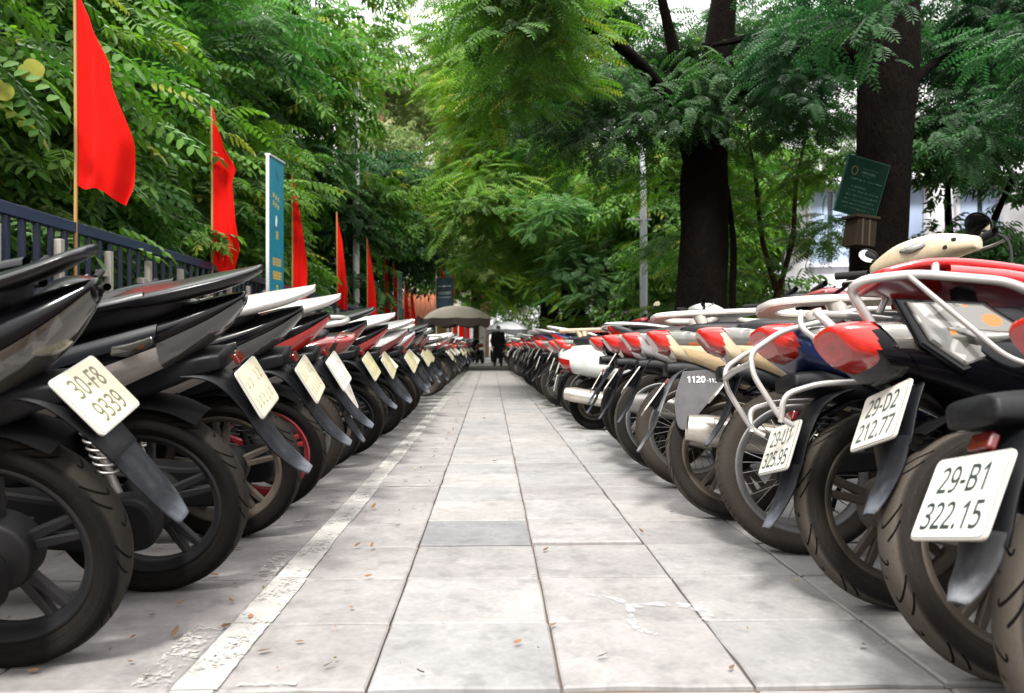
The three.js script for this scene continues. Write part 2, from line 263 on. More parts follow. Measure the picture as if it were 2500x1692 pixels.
function slab(w, d, seed, chip = 0) { // one stone slab, top at y = 0, slightly uneven edges, own part of the stone pattern
  const R = rng(seed * 7 + 3), n = 3, b = .004, ring = [], e = () => (R() - .5) * .0026 + (R() < .12 ? .004 : 0);
  const add = (x0, z0, x1, z1, nx, nz, c) => { for (let i = 0; i < n; i++) { const t = i / n, o = i ? e() + (c ? c * (R() < .55 ? R() * .012 : 0) : 0) : .002; ring.push([lerp(x0, x1, t) - nx * o, lerp(z0, z1, t) - nz * o]); } };
  add(-w / 2, d / 2, w / 2, d / 2, 0, 1, chip); add(w / 2, d / 2, w / 2, -d / 2, 1, 0, 0); add(w / 2, -d / 2, -w / 2, -d / 2, 0, -1, 0); add(-w / 2, -d / 2, -w / 2, d / 2, -1, 0, 0);
  const pos = [], uv = [], idx = [], N = ring.length, ou = R(), ov = R(), rot = R() < .5;
  const U = (x, z) => rot ? uv.push(ou + x * .9, ov + z * .9) : uv.push(ou + z * .9, ov - x * .9);
  for (const [f, y] of [[1 - b * 2 / Math.min(w, d) * 1.2, 0], [1, -b], [1, -.03]]) for (const [x, z] of ring) { pos.push(x * f, y, z * f); U(x, z); }
  pos.push(0, 0, 0); U(0, 0); const C = pos.length / 3 - 1;
  for (let i = 0; i < N; i++) { const j = (i + 1) % N; idx.push(i, j, C); for (const L of [0, N]) idx.push(L + i, L + N + i, L + j, L + j, L + N + i, L + N + j); }
  const g = new THREE.BufferGeometry(); g.setAttribute('position', new THREE.Float32BufferAttribute(pos, 3)); g.setAttribute('uv', new THREE.Float32BufferAttribute(uv, 2)); g.setIndex(idx);
  const q = g.toNonIndexed(); q.computeVertexNormals(); return q;
}
{
  const X0 = -.253, T = .4, Z0 = 1.643, R = rng(12), geos = [], far = [];
  const W = T - .0045, Dp = .394 - .0055;
  for (let i = 0; i < 24; i++) geos.push(slab(W, Dp, i + 1));
  const chips = [0, 1, 2, 3].map(i => slab(W, Dp, 60 + i, 1));
  const xs = c => X0 + c * T + T / 2;
  for (let c = -5; c <= 4; c++) for (let r = -1; r < 25; r++) {
    const g = r === 0 ? chips[(c + 8) % 4] : geos[(R() * 24) | 0], left = c < 0;
    let m = left ? STONEP[(R() * 4) | 0] : STONES[(R() * 5) | 0]; if (c === 0 && r === 3) m = STONES[5]; if (c === -1 && R() < .5) m = STONEP[2];
    const t = new THREE.Mesh(g, m); t.name = 'stone_slab'; t.castShadow = t.receiveShadow = true;
    const off = r > 2 ? ((c * 37 + 11) % 5) * .016 : 0;
    t.position.set(xs(c), (R() - .5) * .0024 - (r < 0 ? .006 : 0), -(Z0 + (r + .5) * .394 + off) - (r < 0 ? -.006 : 0)); t.rotation.set((R() - .5) * .004, R() < .5 ? 0 : 0, (R() - .5) * .004); pave.add(t);
  }
  for (let c = -14; c <= 15; c++) for (let r = -1; r < 66; r++) {
    if (c >= -5 && c <= 4 && r < 25) continue; if (c > 7 && r > 40) continue;
    const q = slab(W, Dp, (c + 40) * 97 + r).translate(xs(c), (R() - .5) * .0015, -(Z0 + (r + .5) * .394 + (r > 2 ? ((c * 37 + 11) % 5) * .016 : 0))); far.push(q);
  }
  const f = part('far_slabs', far, stone(.30, .295, .295), pave); f.userData.kind = 'stuff';
  part('joint_bed', new THREE.PlaneGeometry(13, 29).rotateX(-Math.PI / 2).translate(.2, -.0125, -14), jointM, pave);
}
// worn white paint: a long line that straddles a joint, and stray marks
{
  const soft = (lo, hi, seed) => dtex(512, (u, v) => { const n = fbm(u + seed, v, 7, 6), f = fbm(u, v + seed, 60, 3), k = .5 * n + .5 * f, d = .84 + .2 * (fbm(u, v, 12, 4) - .5); return [.68 * d, .672 * d, .65 * d, Math.max(0, Math.min(.94, (k - lo) / (hi - lo)))]; });
  const good = new THREE.MeshStandardMaterial({ map: soft(.26, .44, .1), transparent: true, roughness: .8 });
  const worn = new THREE.MeshStandardMaterial({ map: soft(.44, .66, .6), transparent: true, roughness: .8 });
  const strip = (x0, x1, z0, z1, seed) => { // ragged quad
    const R = rng(seed), n = 16, pos = [], uv = [], idx = [];
    for (let i = 0; i <= n; i++) { const z = lerp(z0, z1, i / n), e = Math.min(.003, (x1 - x0) * .1); for (const x of [x0 + (R() - .5) * e, x1 + (R() - .5) * e]) { pos.push(x, .0048, -z); uv.push(x * 2.1, z * 2.1); } }
    for (let i = 0; i < n; i++) { const a = i * 2; idx.push(a, a + 1, a + 2, a + 1, a + 3, a + 2); }
    const g = new THREE.BufferGeometry(); g.setAttribute('position', new THREE.Float32BufferAttribute(pos, 3)); g.setAttribute('uv', new THREE.Float32BufferAttribute(uv, 2)); g.setIndex(idx); g.computeVertexNormals(); return g;
  };
  const a = [], b = []; const X = -.653;
  for (let r = -1; r < 63; r++) {
    const z0 = 1.643 + r * .394, z1 = z0 + .391; a.push(strip(X + .004, X + .098 + .004 * Math.sin(r * 1.7), z0, z1, r + 5));
    if (r === 0 || r === -1) b.push(strip(X - .085, X - .006, z0 + .02, z1 - .02, r + 90)); else if (r === 2) b.push(strip(X - .07, X - .006, z0 + .03, z1 - .05, r + 90)); else if (r % 5 === 4) b.push(strip(X - .05, X - .006, z0 + .2, z1 - .1, r + 90));
  }
  b.push(strip(X - .16, X - .006, 3.215, 3.25, 301), strip(X - .16, X - .006, 3.62, 3.66, 302), strip(-.55, -.256, 4.018, 4.05, 303), strip(-.52, -.40, 1.66, 1.675, 305));
  const l = struct('painted_line', a, good); const w = struct('painted_line', b, worn);
}
// chalky scrawl on the slabs near the camera
{
  const c = [[.27, 2.25], [.33, 2.22], [.37, 2.15], [.36, 2.05], [.36, 1.98], [.40, 1.93]], d = [[.37, 2.14], [.45, 2.16], [.53, 2.14], [.56, 2.08], [.55, 2.03]];
  const rib = (p, w) => { const cv = new THREE.CatmullRomCurve3(p.map(q => V3(q[0], .0045, -q[1]))), pos = [], uv = [], idx = [], n = 24; for (let i = 0; i <= n; i++) { const o = cv.getPoint(i / n), t = cv.getTangent(i / n), k = w * (.5 + .7 * Math.abs(Math.sin(i * .7))); pos.push(o.x - t.z * k, .0045, o.z + t.x * k, o.x + t.z * k, .0045, o.z - t.x * k); uv.push(o.x * 5, o.z * 5, o.x * 5 + .1, o.z * 5); } for (let i = 0; i < n; i++) { const a = i * 2; idx.push(a, a + 2, a + 1, a + 1, a + 2, a + 3); } const g = new THREE.BufferGeometry(); g.setAttribute('position', new THREE.Float32BufferAttribute(pos, 3)); g.setAttribute('uv', new THREE.Float32BufferAttribute(uv, 2)); g.setIndex(idx); g.computeVertexNormals(); return g; };
  const tx2 = dtex(128, (u, v) => { const n = fbm(u, v, 9, 4), f = fbm(u, v, 40, 2); return [.72, .725, .73, Math.max(0, Math.min(.32, (n * .6 + f * .4 - .38) * 2))]; });
  const tx = null && ctex(128, 128, (q, w, h) => { const R = rng(19); q.clearRect(0, 0, w, h); q.fillStyle = '#a5a6a8'; for (let i = 0; i < 1100; i++) { const s = .5 + R() * 2; q.fillRect(R() * w, R() * h, s, s); } });
  struct('chalk_mark', [rib(c, .010), rib(d, .016)], new THREE.MeshStandardMaterial({ map: tx2, transparent: true, roughness: .9 }));
}
// beyond the path: a kerb and a paved square
struct('road', new THREE.PlaneGeometry(60, 40).rotateX(-Math.PI / 2).translate(0, -.03, -49), std(.30, .295, .29, .9, { map: paintDust }));
struct('kerb', bx(10, .08, .22, 0, -.032, -28.4, .01), STONEP[3]);

// ---------------------------------------------------------------- blue fence on the left
{
  const blueM = std(.004, .021, .062, .5, { map: paintDust, clearcoat: .3, clearcoatRoughness: .4 }), blueD = std(.0035, .013, .040, .55, { map: paintDust }), holdM = std(.30, .28, .25, .6, { map: paintDust });
  const f = thing('blue_fence', 'blue painted fence of upright slats behind the left row of motorbikes', 'fence', [-2.92, 0, -14]);
  part('top_rail', bx(.07, .075, 24, 0, 1.53, 0, .006), blueM, f); part('rail', bx(.04, .06, 24, -.01, .25, 0, .006), blueD, f);
  const slat = new RoundedBoxGeometry(.03, 1.26, .115, 1, .004).translate(0, .86, 0);
  for (let i = 0; i < 145; i++) { const s = new THREE.Mesh(slat, blueD); s.name = 'slat'; s.castShadow = s.receiveShadow = true; s.position.set(-.005, 0, 11.9 - i * .166); s.rotation.y = .35; f.add(s); }
  const hg = flat([bx(.05, .62, .05, .07, 1.12, 0, .006), bx(.06, .05, .10, .05, 1.26, .06, .006), bx(.05, .05, .08, .05, .95, .05, .006)]);
  for (let i = 0; i < 17; i++) { const s = new THREE.Mesh(hg, holdM); s.name = 'flag_holder'; s.castShadow = s.receiveShadow = true; s.position.set(0, -.02, 10.0 - i * .69); f.add(s); }
}

// ---------------------------------------------------------------- trees: tapered trunk, limbs and a crown of compound leaves
const barkTex = dtex(256, (u, v) => { const n = fbm(u, v, 8, 5), st = fbm(u, v, 4, 3), r = Math.abs(2 * fbm(u * 3 % 1, v, 10, 4) - 1); const k = .35 + .5 * n - .25 * (1 - r) * (st); return [k * 1.05, k * .93, k * .82]; });
const barkBump = dtex(256, (u, v) => Math.abs(2 * fbm(u * 3 % 1, v, 8, 5) - 1), false);
const bark = (r, g, b) => new THREE.MeshPhysicalMaterial({ specularIntensity: .15, color: new THREE.Color().setRGB(r, g, b), map: barkTex, bumpMap: barkBump, bumpScale: .03, roughness: 1 });
const BARK = { dark: bark(.0105, .0085, .007), mid: bark(.22, .18, .14), pale: bark(.42, .36, .28) };
const leafTex = dtex(128, (u, v) => { const k = .82 + .36 * (fbm(u, v, 6, 4) - .5); return [k, k, k * .95]; });
const leafM = (rough, tr, coat = .25) => new THREE.MeshPhysicalMaterial({ color: 0xffffff, map: leafTex, roughness: rough, transmission: tr, thickness: 0, side: THREE.DoubleSide, specularIntensity: .35, clearcoat: coat, clearcoatRoughness: .42 });
const LEAFM = leafM(.97, .62, .16), LEAFS = leafM(.97, .45, .3);
function leaflet(P, I, U, o, dir, up, len, wid, bend, six) { // one folded leaflet from o along dir
  const s = new THREE.Vector3().crossVectors(dir, up).normalize(), b = P.length / 3, ad = (t, w, dn) => { const p = o.clone().addScaledVector(dir, t * len).addScaledVector(s, w * wid).addScaledVector(up, -dn * len); P.push(p.x, p.y, p.z); U.push(t + o.x, w + o.z * 3); };
  if (six) { ad(0, 0, 0); ad(.34, .5, bend * .25 - .03); ad(.34, -.5, bend * .25 - .03); ad(.42, 0, bend * .3 + .03); ad(.76, .36, bend * .7); ad(.76, -.36, bend * .7); ad(1, 0, bend * 1.2); I.push(b, b + 1, b + 3, b, b + 3, b + 2, b + 3, b + 1, b + 4, b + 3, b + 5, b + 2, b + 3, b + 4, b + 6, b + 3, b + 6, b + 5); }
  else { ad(0, 0, 0); ad(.5, .5, bend * .4); ad(.5, -.5, bend * .4); ad(1, 0, bend); I.push(b, b + 1, b + 3, b, b + 3, b + 2); }
}
function sprig(kind, seed) { // grows along +x, upper side +y
  const P = [], I = [], U = [], R = rng(seed), L = { broad: .42, fine: .34, simple: .26 }[kind], n = { broad: 6, fine: 7, simple: 8 }[kind];
  const cur = t => V3(t * L, .05 * t - .16 * t * t * L * 2, .02 * Math.sin(t * 3 + seed));
  for (let i = 0; i < n; i++) {
    const t = (i + .7) / n, p = cur(t), dn = .35 + R() * .2, sz = Math.sin(Math.PI * (.22 + .7 * t));
    if (kind === 'simple') { const a = i * 2.4 + R(), d = V3(.35 + .5 * t, Math.cos(a) * .35 - .15, Math.sin(a)).normalize(); leaflet(P, I, U, p, d, V3(-d.y * .5, 1, Math.sin(a) * .2).normalize(), .10 + R() * .04, .048, .25 + R() * .2, true); continue; }
    for (const s of [-1, 1]) { const d = V3(.30 + R() * .12, -.10 - R() * .2, s).normalize(); leaflet(P, I, U, p, d, V3(0, 1, s * .1).normalize(), (kind === 'broad' ? .118 : .088) * (.6 + .45 * sz), kind === 'broad' ? .052 : .034, dn * .5, kind === 'broad'); }
  }
  if (kind !== 'simple') leaflet(P, I, U, cur(1), V3(1, -.3, 0).normalize(), V3(.3, 1, 0).normalize(), kind === 'broad' ? .12 : .07, kind === 'broad' ? .055 : .02, .3, kind === 'broad');
  // stem
  for (const s of [0, 1]) { const b = P.length / 3; for (let i = 0; i <= 4; i++) { const p = cur(i / 4); P.push(p.x, p.y - .002, p.z + (s ? 0 : .002), p.x, p.y - .002 - (s ? .004 : 0), p.z - (s ? 0 : .002)); U.push(.5, .5, .5, .5); } for (let i = 0; i < 4; i++) { const a = b + i * 2; I.push(a, a + 2, a + 1, a + 1, a + 2, a + 3); } }
  const g = new THREE.BufferGeometry(); g.setAttribute('position', new THREE.Float32BufferAttribute(P, 3)); g.setAttribute('uv', new THREE.Float32BufferAttribute(U, 2)); g.setIndex(I); g.computeVertexNormals(); return g;
}
const SPRIG = { broad: [sprig('broad', 1), sprig('broad', 2)], fine: [sprig('fine', 3), sprig('fine', 4)], simple: [sprig('simple', 5), sprig('simple', 6)] };
let LEAVES = 0;
// clumps: [x, y, z, rx, ry, rz, share]; leaves sit in layered sprays, more of them near the outside
const SPRAYM = new Map(), sprayMat = (c, mat) => { const k = c.map(v => Math.round(v * 14)).join() + mat.roughness + mat.clearcoat; if (!SPRAYM.has(k)) { const m = mat.clone(); m.color.setRGB(...c); SPRAYM.set(k, m); } return SPRAYM.get(k); };
function crown(parent, kind, clumps, n, size, tones, seed, droop = .35, mat = LEAFM, singles = 0) {
  const R = rng(seed), G = () => (R() + R() + R() - 1.5) * .82, q = new THREE.Quaternion(), m = new THREE.Matrix4(), up = V3(0, 1, 0), tot = clumps.reduce((s, c) => s + (c[6] ?? 1) * Math.cbrt(c[3] * c[4] * c[5]) ** 2, 0);
  const lists = [[], []];
  for (const c of clumps) {
    const k = Math.round(n * (c[6] ?? 1) * Math.cbrt(c[3] * c[4] * c[5]) ** 2 / tot), tint = (R() - .5) * .5, sprays = Math.max(3, k / 14 | 0);
    for (let s = 0; s < sprays; s++) {
      const d = V3(G(), G() * .9 + .12, G()).normalize(), rad = Math.pow(R(), .42), o = V3(c[0] + d.x * c[3] * rad, c[1] + d.y * c[4] * rad, c[2] + d.z * c[5] * rad);
      const sd = V3(d.x * .6 + G(), d.y * .25 - droop * .6 * R(), d.z * .6 + G()).normalize(), st = (R() - .5) * .35 + tint, len = size * (1.4 + R() * 1.6), cnt = k / sprays;
      const side = new THREE.Vector3().crossVectors(sd, up).normalize();
      for (let i = 0; i < cnt; i++) {
        const t = R(), fan = (R() - .5) * 3.0, p = o.clone().addScaledVector(sd, (t - .5) * len).addScaledVector(side, fan * size * .5).addScaledVector(up, (R() - .5) * size * .35 - t * t * droop * len * .3);
        const x = sd.clone().multiplyScalar(.5 + R() * .5).addScaledVector(side, fan).addScaledVector(up, .05 - R() * droop * .8 + G() * .3).normalize(), y = up.clone().addScaledVector(V3(G(), 0, G()), .75), z = new THREE.Vector3().crossVectors(x, y).normalize(); y.crossVectors(z, x);
        const sc = size / .42 * (.75 + R() * .5); m.makeBasis(x.multiplyScalar(sc), y.multiplyScalar(sc), z.multiplyScalar(sc)).setPosition(p);
        const u = Math.min(1, Math.max(0, .5 + st + (R() - .5) * .5)), a = tones[0], b = tones[1]; let col = [lerp(a[0], b[0], u), lerp(a[1], b[1], u), lerp(a[2], b[2], u)]; if (tones[2] && R() < .05) col = tones[2];
        lists[R() * 2 | 0].push([m.clone(), col]);
      }
    }
  }
  if (singles) { // the sprays that show largest stand as parts of their own
    const all = lists.flatMap((l, i) => l.map(e => [i, e, Math.hypot(e[0].elements[12] + parent.position.x, e[0].elements[13] - .7, e[0].elements[14] + parent.position.z)])).sort((a, b) => a[2] - b[2]).slice(0, singles);
    for (const [i, e] of all) { const s = new THREE.Mesh(SPRIG[kind][i], sprayMat(e[1], mat)); s.name = 'leaf_spray'; s.castShadow = s.receiveShadow = true; e[0].decompose(s.position, s.quaternion, s.scale); parent.add(s); e.used = true; }
    for (const i of [0, 1]) lists[i] = lists[i].filter(e => !e.used);
  }
  lists.forEach((l, i) => {
    if (!l.length) return; const im = new THREE.InstancedMesh(SPRIG[kind][i], mat, l.length), c = new THREE.Color(); im.name = 'crown'; im.userData.kind = 'stuff'; im.castShadow = im.receiveShadow = true;
    l.forEach(([mm, cc], j) => { im.setMatrixAt(j, mm); im.setColorAt(j, c.setRGB(...cc)); }); parent.add(im); LEAVES += l.length;
  });
}
const TONE = {
  lime: [[.055, .22, .010], [.26, .53, .028], [.50, .58, .05]],
  mid: [[.042, .175, .014], [.18, .42, .026], [.40, .48, .04]], cool: [[.034, .165, .028], [.14, .38, .055]], yellow: [[.11, .31, .012], [.33, .57, .03], [.52, .56, .05]],
  dark: [[.013, .080, .014], [.066, .23, .030]], pale: [[.16, .30, .07], [.46, .56, .22], [.68, .62, .38]], deep: [[.011, .080, .024], [.052, .20, .050]],
};
function tree(name, label, base, trunk, crowns, seed, barkK = 'dark', group) {
  const t = thing(name, label, 'tree', [base[0], 0, base[1]], 0, group);
  trunk.forEach(([pts, radii, rad], i) => part(i ? 'branch' : 'trunk', taper(pts, radii, rad || (i ? 9 : 18), i ? 5 : 8, i ? .05 : .09, seed + i), BARK[barkK], t));
  crowns.forEach((c, i) => crown(t, c.kind, c.at, c.n, c.size, c.tones, seed * 13 + i, c.droop, c.mat, c.singles));
  return t;
}
// left bank, behind the fence: positions relative to each trunk
const LB = [
  [-4.9, -5.9, 2.0, 1750, 'mid', 1], [-4.95, -8.0, 1.9, 1750, 'cool', 2], [-5.05, -10.6, 2.1, 2000, 'mid', 3], [-4.8, -13.6, 2.2, 2000, 'mid', 4], [-5.0, -17.2, 2.4, 2000, 'cool', 5], [-5.1, -21.6, 2.8, 2800, 'dark', 6]];
const LBL = ['broad-leaved shrub tree behind the blue fence at the left edge, beside the nearest flag', 'broad-leaved shrub tree behind the fence between the first and second flags', 'shrub tree with hanging leaf sprays behind the second flag', 'green shrub tree behind the tall teal banner', 'green shrub tree behind the fourth flag', 'dark shrub tree behind the cluster of far flags'];
LB.forEach(([x, z, r, n, tone, s], i) => {
  const R = rng(s * 5), at = []; for (let k = 0; k < 9; k++) at.push([(R() - .5) * 1.1 * r, .9 + k * .36 * r / 2 + R() * .5, (R() - .5) * 1.5 * r, .8 + R() * .45, .45 + R() * .35, .85 + R() * .5]);
  for (let k = 0; k < 5; k++) at.push([.75 + R() * .3, .9 + R() * 1.7, (R() - .5) * r * 1.6, .45, .4, .6, 1.2]);
  tree('shrub_tree', LBL[i], [x, z], [[[[0, 0, 0], [.05, 1.2, .05], [-.1, 2.4, -.1], [.1, 3.6, 0]], [.09, .07, .05, .02]], [[[0, 1.3, 0], [.5, 2.1, .4], [.8, 2.9, .6]], [.04, .03, .012]], [[[0, 1.8, 0], [-.4, 2.6, -.5], [-.3, 3.4, -.9]], [.04, .03, .012]]],
    [{ kind: 'broad', at, n, size: i < 4 ? .44 : .48, tones: TONE[tone], droop: .55, singles: [260, 220, 120, 0, 0, 0][i] }, { kind: 'simple', at: at.slice(2, 8).map(c => [c[0] + .2, c[1] + .2, c[2], c[3], c[4], c[5]]), n: 420, size: .34, tones: TONE.lime, droop: .4 }], 20 + s, 'pale');
});
// taller trees on the left
const blob = (seed, n, x, y, z, sx, sy, sz, r0, r1) => { const R = rng(seed), a = []; for (let i = 0; i < n; i++) { const r = lerp(r0, r1, R()); a.push([x + (R() - .5) * 2 * sx, y + (R() - .5) * 2 * sy, z + (R() - .5) * 2 * sz, r, r * (.5 + R() * .25), r]); } return a; };
tree('tall_tree', 'tall leafy tree with a crooked pale bough high in the upper left corner', [-7.2, -9.5], [[[[0, 0, 0], [.1, 2, 0], [.3, 4, .1], [.5, 6.5, 0]], [.2, .16, .12, .05]], [[[.2, 3.0, 0], [1.3, 3.6, .6], [2.4, 4.1, .8], [3.4, 4.0, .9]], [.08, .06, .05, .02]], [[[.3, 4, .1], [1.0, 5.2, 1.4], [1.6, 6.2, 2.2]], [.07, .05, .02]]],
  [{ kind: 'broad', at: blob(41, 22, .8, 4.6, .3, 2.6, 1.9, 2.6, .7, 1.2), n: 2900, size: .46, tones: TONE.mid, droop: .5, singles: 120 }], 41, 'mid');
tree('tall_tree', 'tall dark-limbed tree behind the shrubs, above the second flag', [-7.0, -14.5], [[[[0, 0, 0], [.1, 3, 0], [-.1, 5.5, 0], [.3, 9, 0]], [.24, .2, .15, .05]], [[[0, 4, 0], [1.4, 5.4, .5], [2.6, 6.0, .9]], [.09, .06, .02]], [[[0, 5, 0], [-1.2, 6.6, .8], [-1.6, 7.6, 1.2]], [.08, .06, .02]]],
  [{ kind: 'broad', at: blob(42, 26, .9, 5.4, .4, 2.9, 2.7, 3.0, .8, 1.4), n: 3200, size: .5, tones: TONE.cool, droop: .45 }], 42, 'mid');
tree('tall_tree', 'tall tree behind the third flag and the teal banner', [-6.6, -20.5], [[[[0, 0, 0], [.1, 3, 0], [-.1, 6.5, 0], [.3, 11, 0]], [.3, .25, .18, .06]], [[[0, 4, 0], [1.4, 5.9, .5], [2.9, 7.0, .9]], [.1, .07, .03]]],
  [{ kind: 'simple', at: [...blob(43, 28, .8, 6.2, .4, 3.0, 3.8, 3.2, 1.0, 1.7), ...blob(143, 8, 2.9, 6.3, 2.8, .6, 1.4, 1.2, .5, .9)], n: 7500, size: .6, tones: TONE.mid, droop: .35 }], 43, 'mid');
tree('round_tree', 'round dark green tree left of the far path end, behind the far flags', [-4.3, -29], [[[[0, 0, 0], [.1, 2, 0], [0, 4, 0], [.1, 7, 0]], [.22, .18, .12, .04]], [[[0, 2.4, 0], [1, 3.4, .5], [1.6, 4.2, .5]], [.07, .05, .02]]],
  [{ kind: 'simple', at: blob(44, 26, .7, 5.1, .2, 2.0, 2.0, 1.6, .8, 1.3), n: 6500, size: .55, tones: TONE.deep, droop: .3 }], 44, 'mid');
tree('pale_tree', 'pale sunlit tree rising behind the far flags at the centre left', [-5.2, -39], [[[[0, 0, 0], [.1, 4, 0], [-.2, 9, 0], [.2, 15, 0]], [.35, .3, .22, .08]], [[[0, 5, 0], [2.2, 8, .5], [3.8, 10, .8]], [.12, .09, .03]], [[[0, 7, 0], [-1.8, 10, .6], [-2.6, 12, 1]], [.12, .08, .03]]],
  [{ kind: 'simple', at: blob(45, 34, .8, 10, 0, 4.6, 5.2, 2.6, 1.1, 2.0), n: 8500, size: .68, tones: TONE.pale, droop: .3 }], 45, 'pale');
tree('pale_tree', 'second pale tree farther back over the middle of the path', [-.5, -52], [[[[0, 0, 0], [.1, 5, 0], [-.2, 11, 0], [.2, 18, 0]], [.4, .34, .26, .1]], [[[0, 6, 0], [2.4, 9, .5], [4, 12, .8]], [.14, .1, .03]]],
  [{ kind: 'simple', at: blob(46, 34, -.5, 13, 0, 6.0, 7.0, 2.6, 1.4, 2.4), n: 8500, size: .85, tones: TONE.pale, droop: .3 }], 46, 'pale');
tree('green_tree', 'mid-green tree standing over the tiled hut and the dark blue board', [-.9, -43], [[[[0, 0, 0], [.1, 3, 0], [0, 6, 0], [.1, 9, 0]], [.3, .25, .16, .05]], [[[0, 3, 0], [1.2, 4.6, .4], [1.8, 5.6, .5]], [.09, .06, .02]]],
  [{ kind: 'simple', at: blob(47, 26, -.2, 6.2, 0, 2.6, 2.9, 1.8, 1.0, 1.5), n: 6000, size: .65, tones: TONE.mid, droop: .3 }], 47, 'mid');
tree('green_tree', 'far tree closing the left side between the pale tree and the shrubs', [-10.5, -30], [[[[0, 0, 0], [.1, 4, 0], [-.2, 9, 0], [.2, 14, 0]], [.35, .3, .2, .08]], [[[0, 5, 0], [2.2, 7, .5], [3.2, 9, .8]], [.12, .08, .03]]],
  [{ kind: 'simple', at: blob(48, 34, 0, 7.2, 0, 4.6, 5.6, 2.6, 1.3, 2.2), n: 6000, size: .8, tones: TONE.mid, droop: .3 }], 48, 'mid');

// the big feathery trees right of the path
const fineAt = (seed, n, x, y, z, sx, sy, sz, r0, r1) => blob(seed, n, x, y, z, sx, sy, sz, r0, r1).map(c => { c[4] *= .8; return c; });
tree('flame_tree', 'huge feathery tree whose bright green boughs overhang the path at the centre', [3.15, -30.5], [[[[0, 0, 0], [.05, 1.6, 0], [-.1, 3.2, 0], [-.4, 6, .3], [-.6, 10, .6]], [.56, .46, .42, .32, .14], 22], [[[0, 2.6, .1], [-1.4, 4.4, 2.5], [-2.6, 5.6, 5], [-3.4, 6.0, 7]], [.24, .18, .11, .04]], [[[-.1, 3.4, .1], [-1.8, 5.6, 1.2], [-3.6, 7.2, 2.2]], [.2, .14, .04]], [[[0, 3.0, .2], [.4, 5.4, 3.2], [.2, 6.6, 6.4]], [.2, .15, .05]]],
  [{ kind: 'fine', at: [...fineAt(51, 30, -2.0, 6.2, 5.5, 2.1, 3.0, 4.2, .9, 1.5), ...fineAt(52, 8, -.9, 4.4, 3.0, 1.0, .6, 2.0, .6, .9), ...fineAt(53, 16, -2.6, 9.2, 3, 2.0, 2.4, 4, 1, 1.7)], n: 10000, size: .56, tones: TONE.lime, droop: .4 }, { kind: 'fine', at: fineAt(54, 18, -3.3, 6.6, 7.0, .8, 2.8, 3.2, .6, 1.0), n: 4500, size: .56, tones: TONE.yellow, droop: .5 }], 51, 'dark');
tree('flame_tree', 'thick dark trunk with feathery crown right behind the grey parasol', [2.95, -41], [[[[0, 0, 0], [.05, 2, 0], [.1, 4, 0], [.1, 7, 0]], [.6, .5, .42, .2], 20], [[[0, 3, 0], [-1.6, 5.2, .4], [-2.6, 7, .8]], [.24, .16, .05]], [[[0, 3, 0], [1.6, 5.2, .4], [2.6, 7, .8]], [.24, .16, .05]]],
  [{ kind: 'fine', at: fineAt(55, 28, -.8, 6.6, 0, 3.2, 3.6, 2, 1.0, 1.8), n: 5500, size: .8, tones: TONE.yellow, droop: .4 }], 55, 'dark');
tree('flame_tree', 'huge forked black trunk with a twisted side stem behind the lamp post', [3.22, -12], [[[[0, 0, 0], [-.03, 1.2, 0], [-.02, 2.4, 0], [.0, 3.3, 0], [.12, 4.4, 0], [.3, 6.4, .2]], [.46, .39, .35, .35, .26, .16], 24], [[[-.05, 3.0, 0], [-.28, 3.7, .1], [-.42, 4.6, .2], [-.9, 6.2, .6]], [.14, .13, .11, .05]], [[[.34, 0, .25], [.42, .7, .22], [.36, 1.3, .2], [.40, 2.2, .12], [.33, 3.1, .05]], [.07, .06, .05, .05, .03]], [[[-.1, 3.8, .1], [-1.4, 4.6, 1.4], [-2.6, 4.7, 2.6], [-3.3, 4.5, 3.4]], [.11, .08, .05, .02]], [[[.1, 4.2, .1], [1.4, 5.0, 1.4], [2.4, 5.2, 2.4]], [.11, .08, .03]]],
  [{ kind: 'fine', at: [...fineAt(56, 18, -2.1, 4.8, -.5, .85, 1.2, 1.1, .4, .7), ...fineAt(58, 14, 1.5, 5.0, -.3, 1.1, 1.0, 1.0, .45, .8)], n: 4600, size: .36, tones: TONE.dark, droop: .6 }, { kind: 'fine', at: fineAt(257, 6, -.15, 4.15, .75, .4, .55, .15, .22, .36), n: 420, size: .34, tones: TONE.dark, droop: .7 }, { kind: 'fine', at: fineAt(159, 12, .3, 5.4, -1.6, 1.2, .8, .7, .45, .75), n: 1700, size: .38, tones: TONE.dark, droop: .5 }, { kind: 'fine', at: fineAt(59, 12, -2.6, 4.6, 2.4, .8, .7, 1.4, .4, .7), n: 2000, size: .36, tones: TONE.mid, droop: .5 }], 56, 'dark');
tree('flame_tree', 'dark trunk on the right carrying the green plaque and the wooden box', [4.42, -9.05], [[[[0, 0, 0], [-.02, 1.2, 0], [.05, 2.4, 0], [.16, 4.0, 0], [.3, 6.0, 0]], [.36, .31, .29, .28, .16], 24], [[[.1, 3.3, 0], [.9, 4.1, -.5], [2.0, 4.6, -1.0]], [.07, .05, .02]], [[[.1, 3.9, 0], [-.6, 4.6, -.8], [-1.4, 4.8, -1.8]], [.11, .08, .03]], [[[-.27, 0, .12], [-.28, .9, .12], [-.25, 1.8, .12], [-.2, 3.2, .08], [-.25, 4.6, .1]], [.10, .09, .09, .08, .06]]],
  [{ kind: 'fine', at: [...fineAt(61, 6, -.65, 4.0, -.8, .2, .8, .5, .3, .5), ...fineAt(161, 12, 1.9, 4.3, -.6, .9, .8, .8, .4, .7), ...fineAt(62, 7, 1.25, 3.15, .6, .7, .25, .4, .28, .45), ...fineAt(162, 14, 1.2, 4.9, -1.5, 1.6, .8, .8, .5, .8), ...fineAt(262, 5, -1.0, 4.3, .9, .5, .5, .3, .3, .5)], n: 4600, size: .34, tones: TONE.deep, droop: .6, singles: 150 }], 61, 'dark');
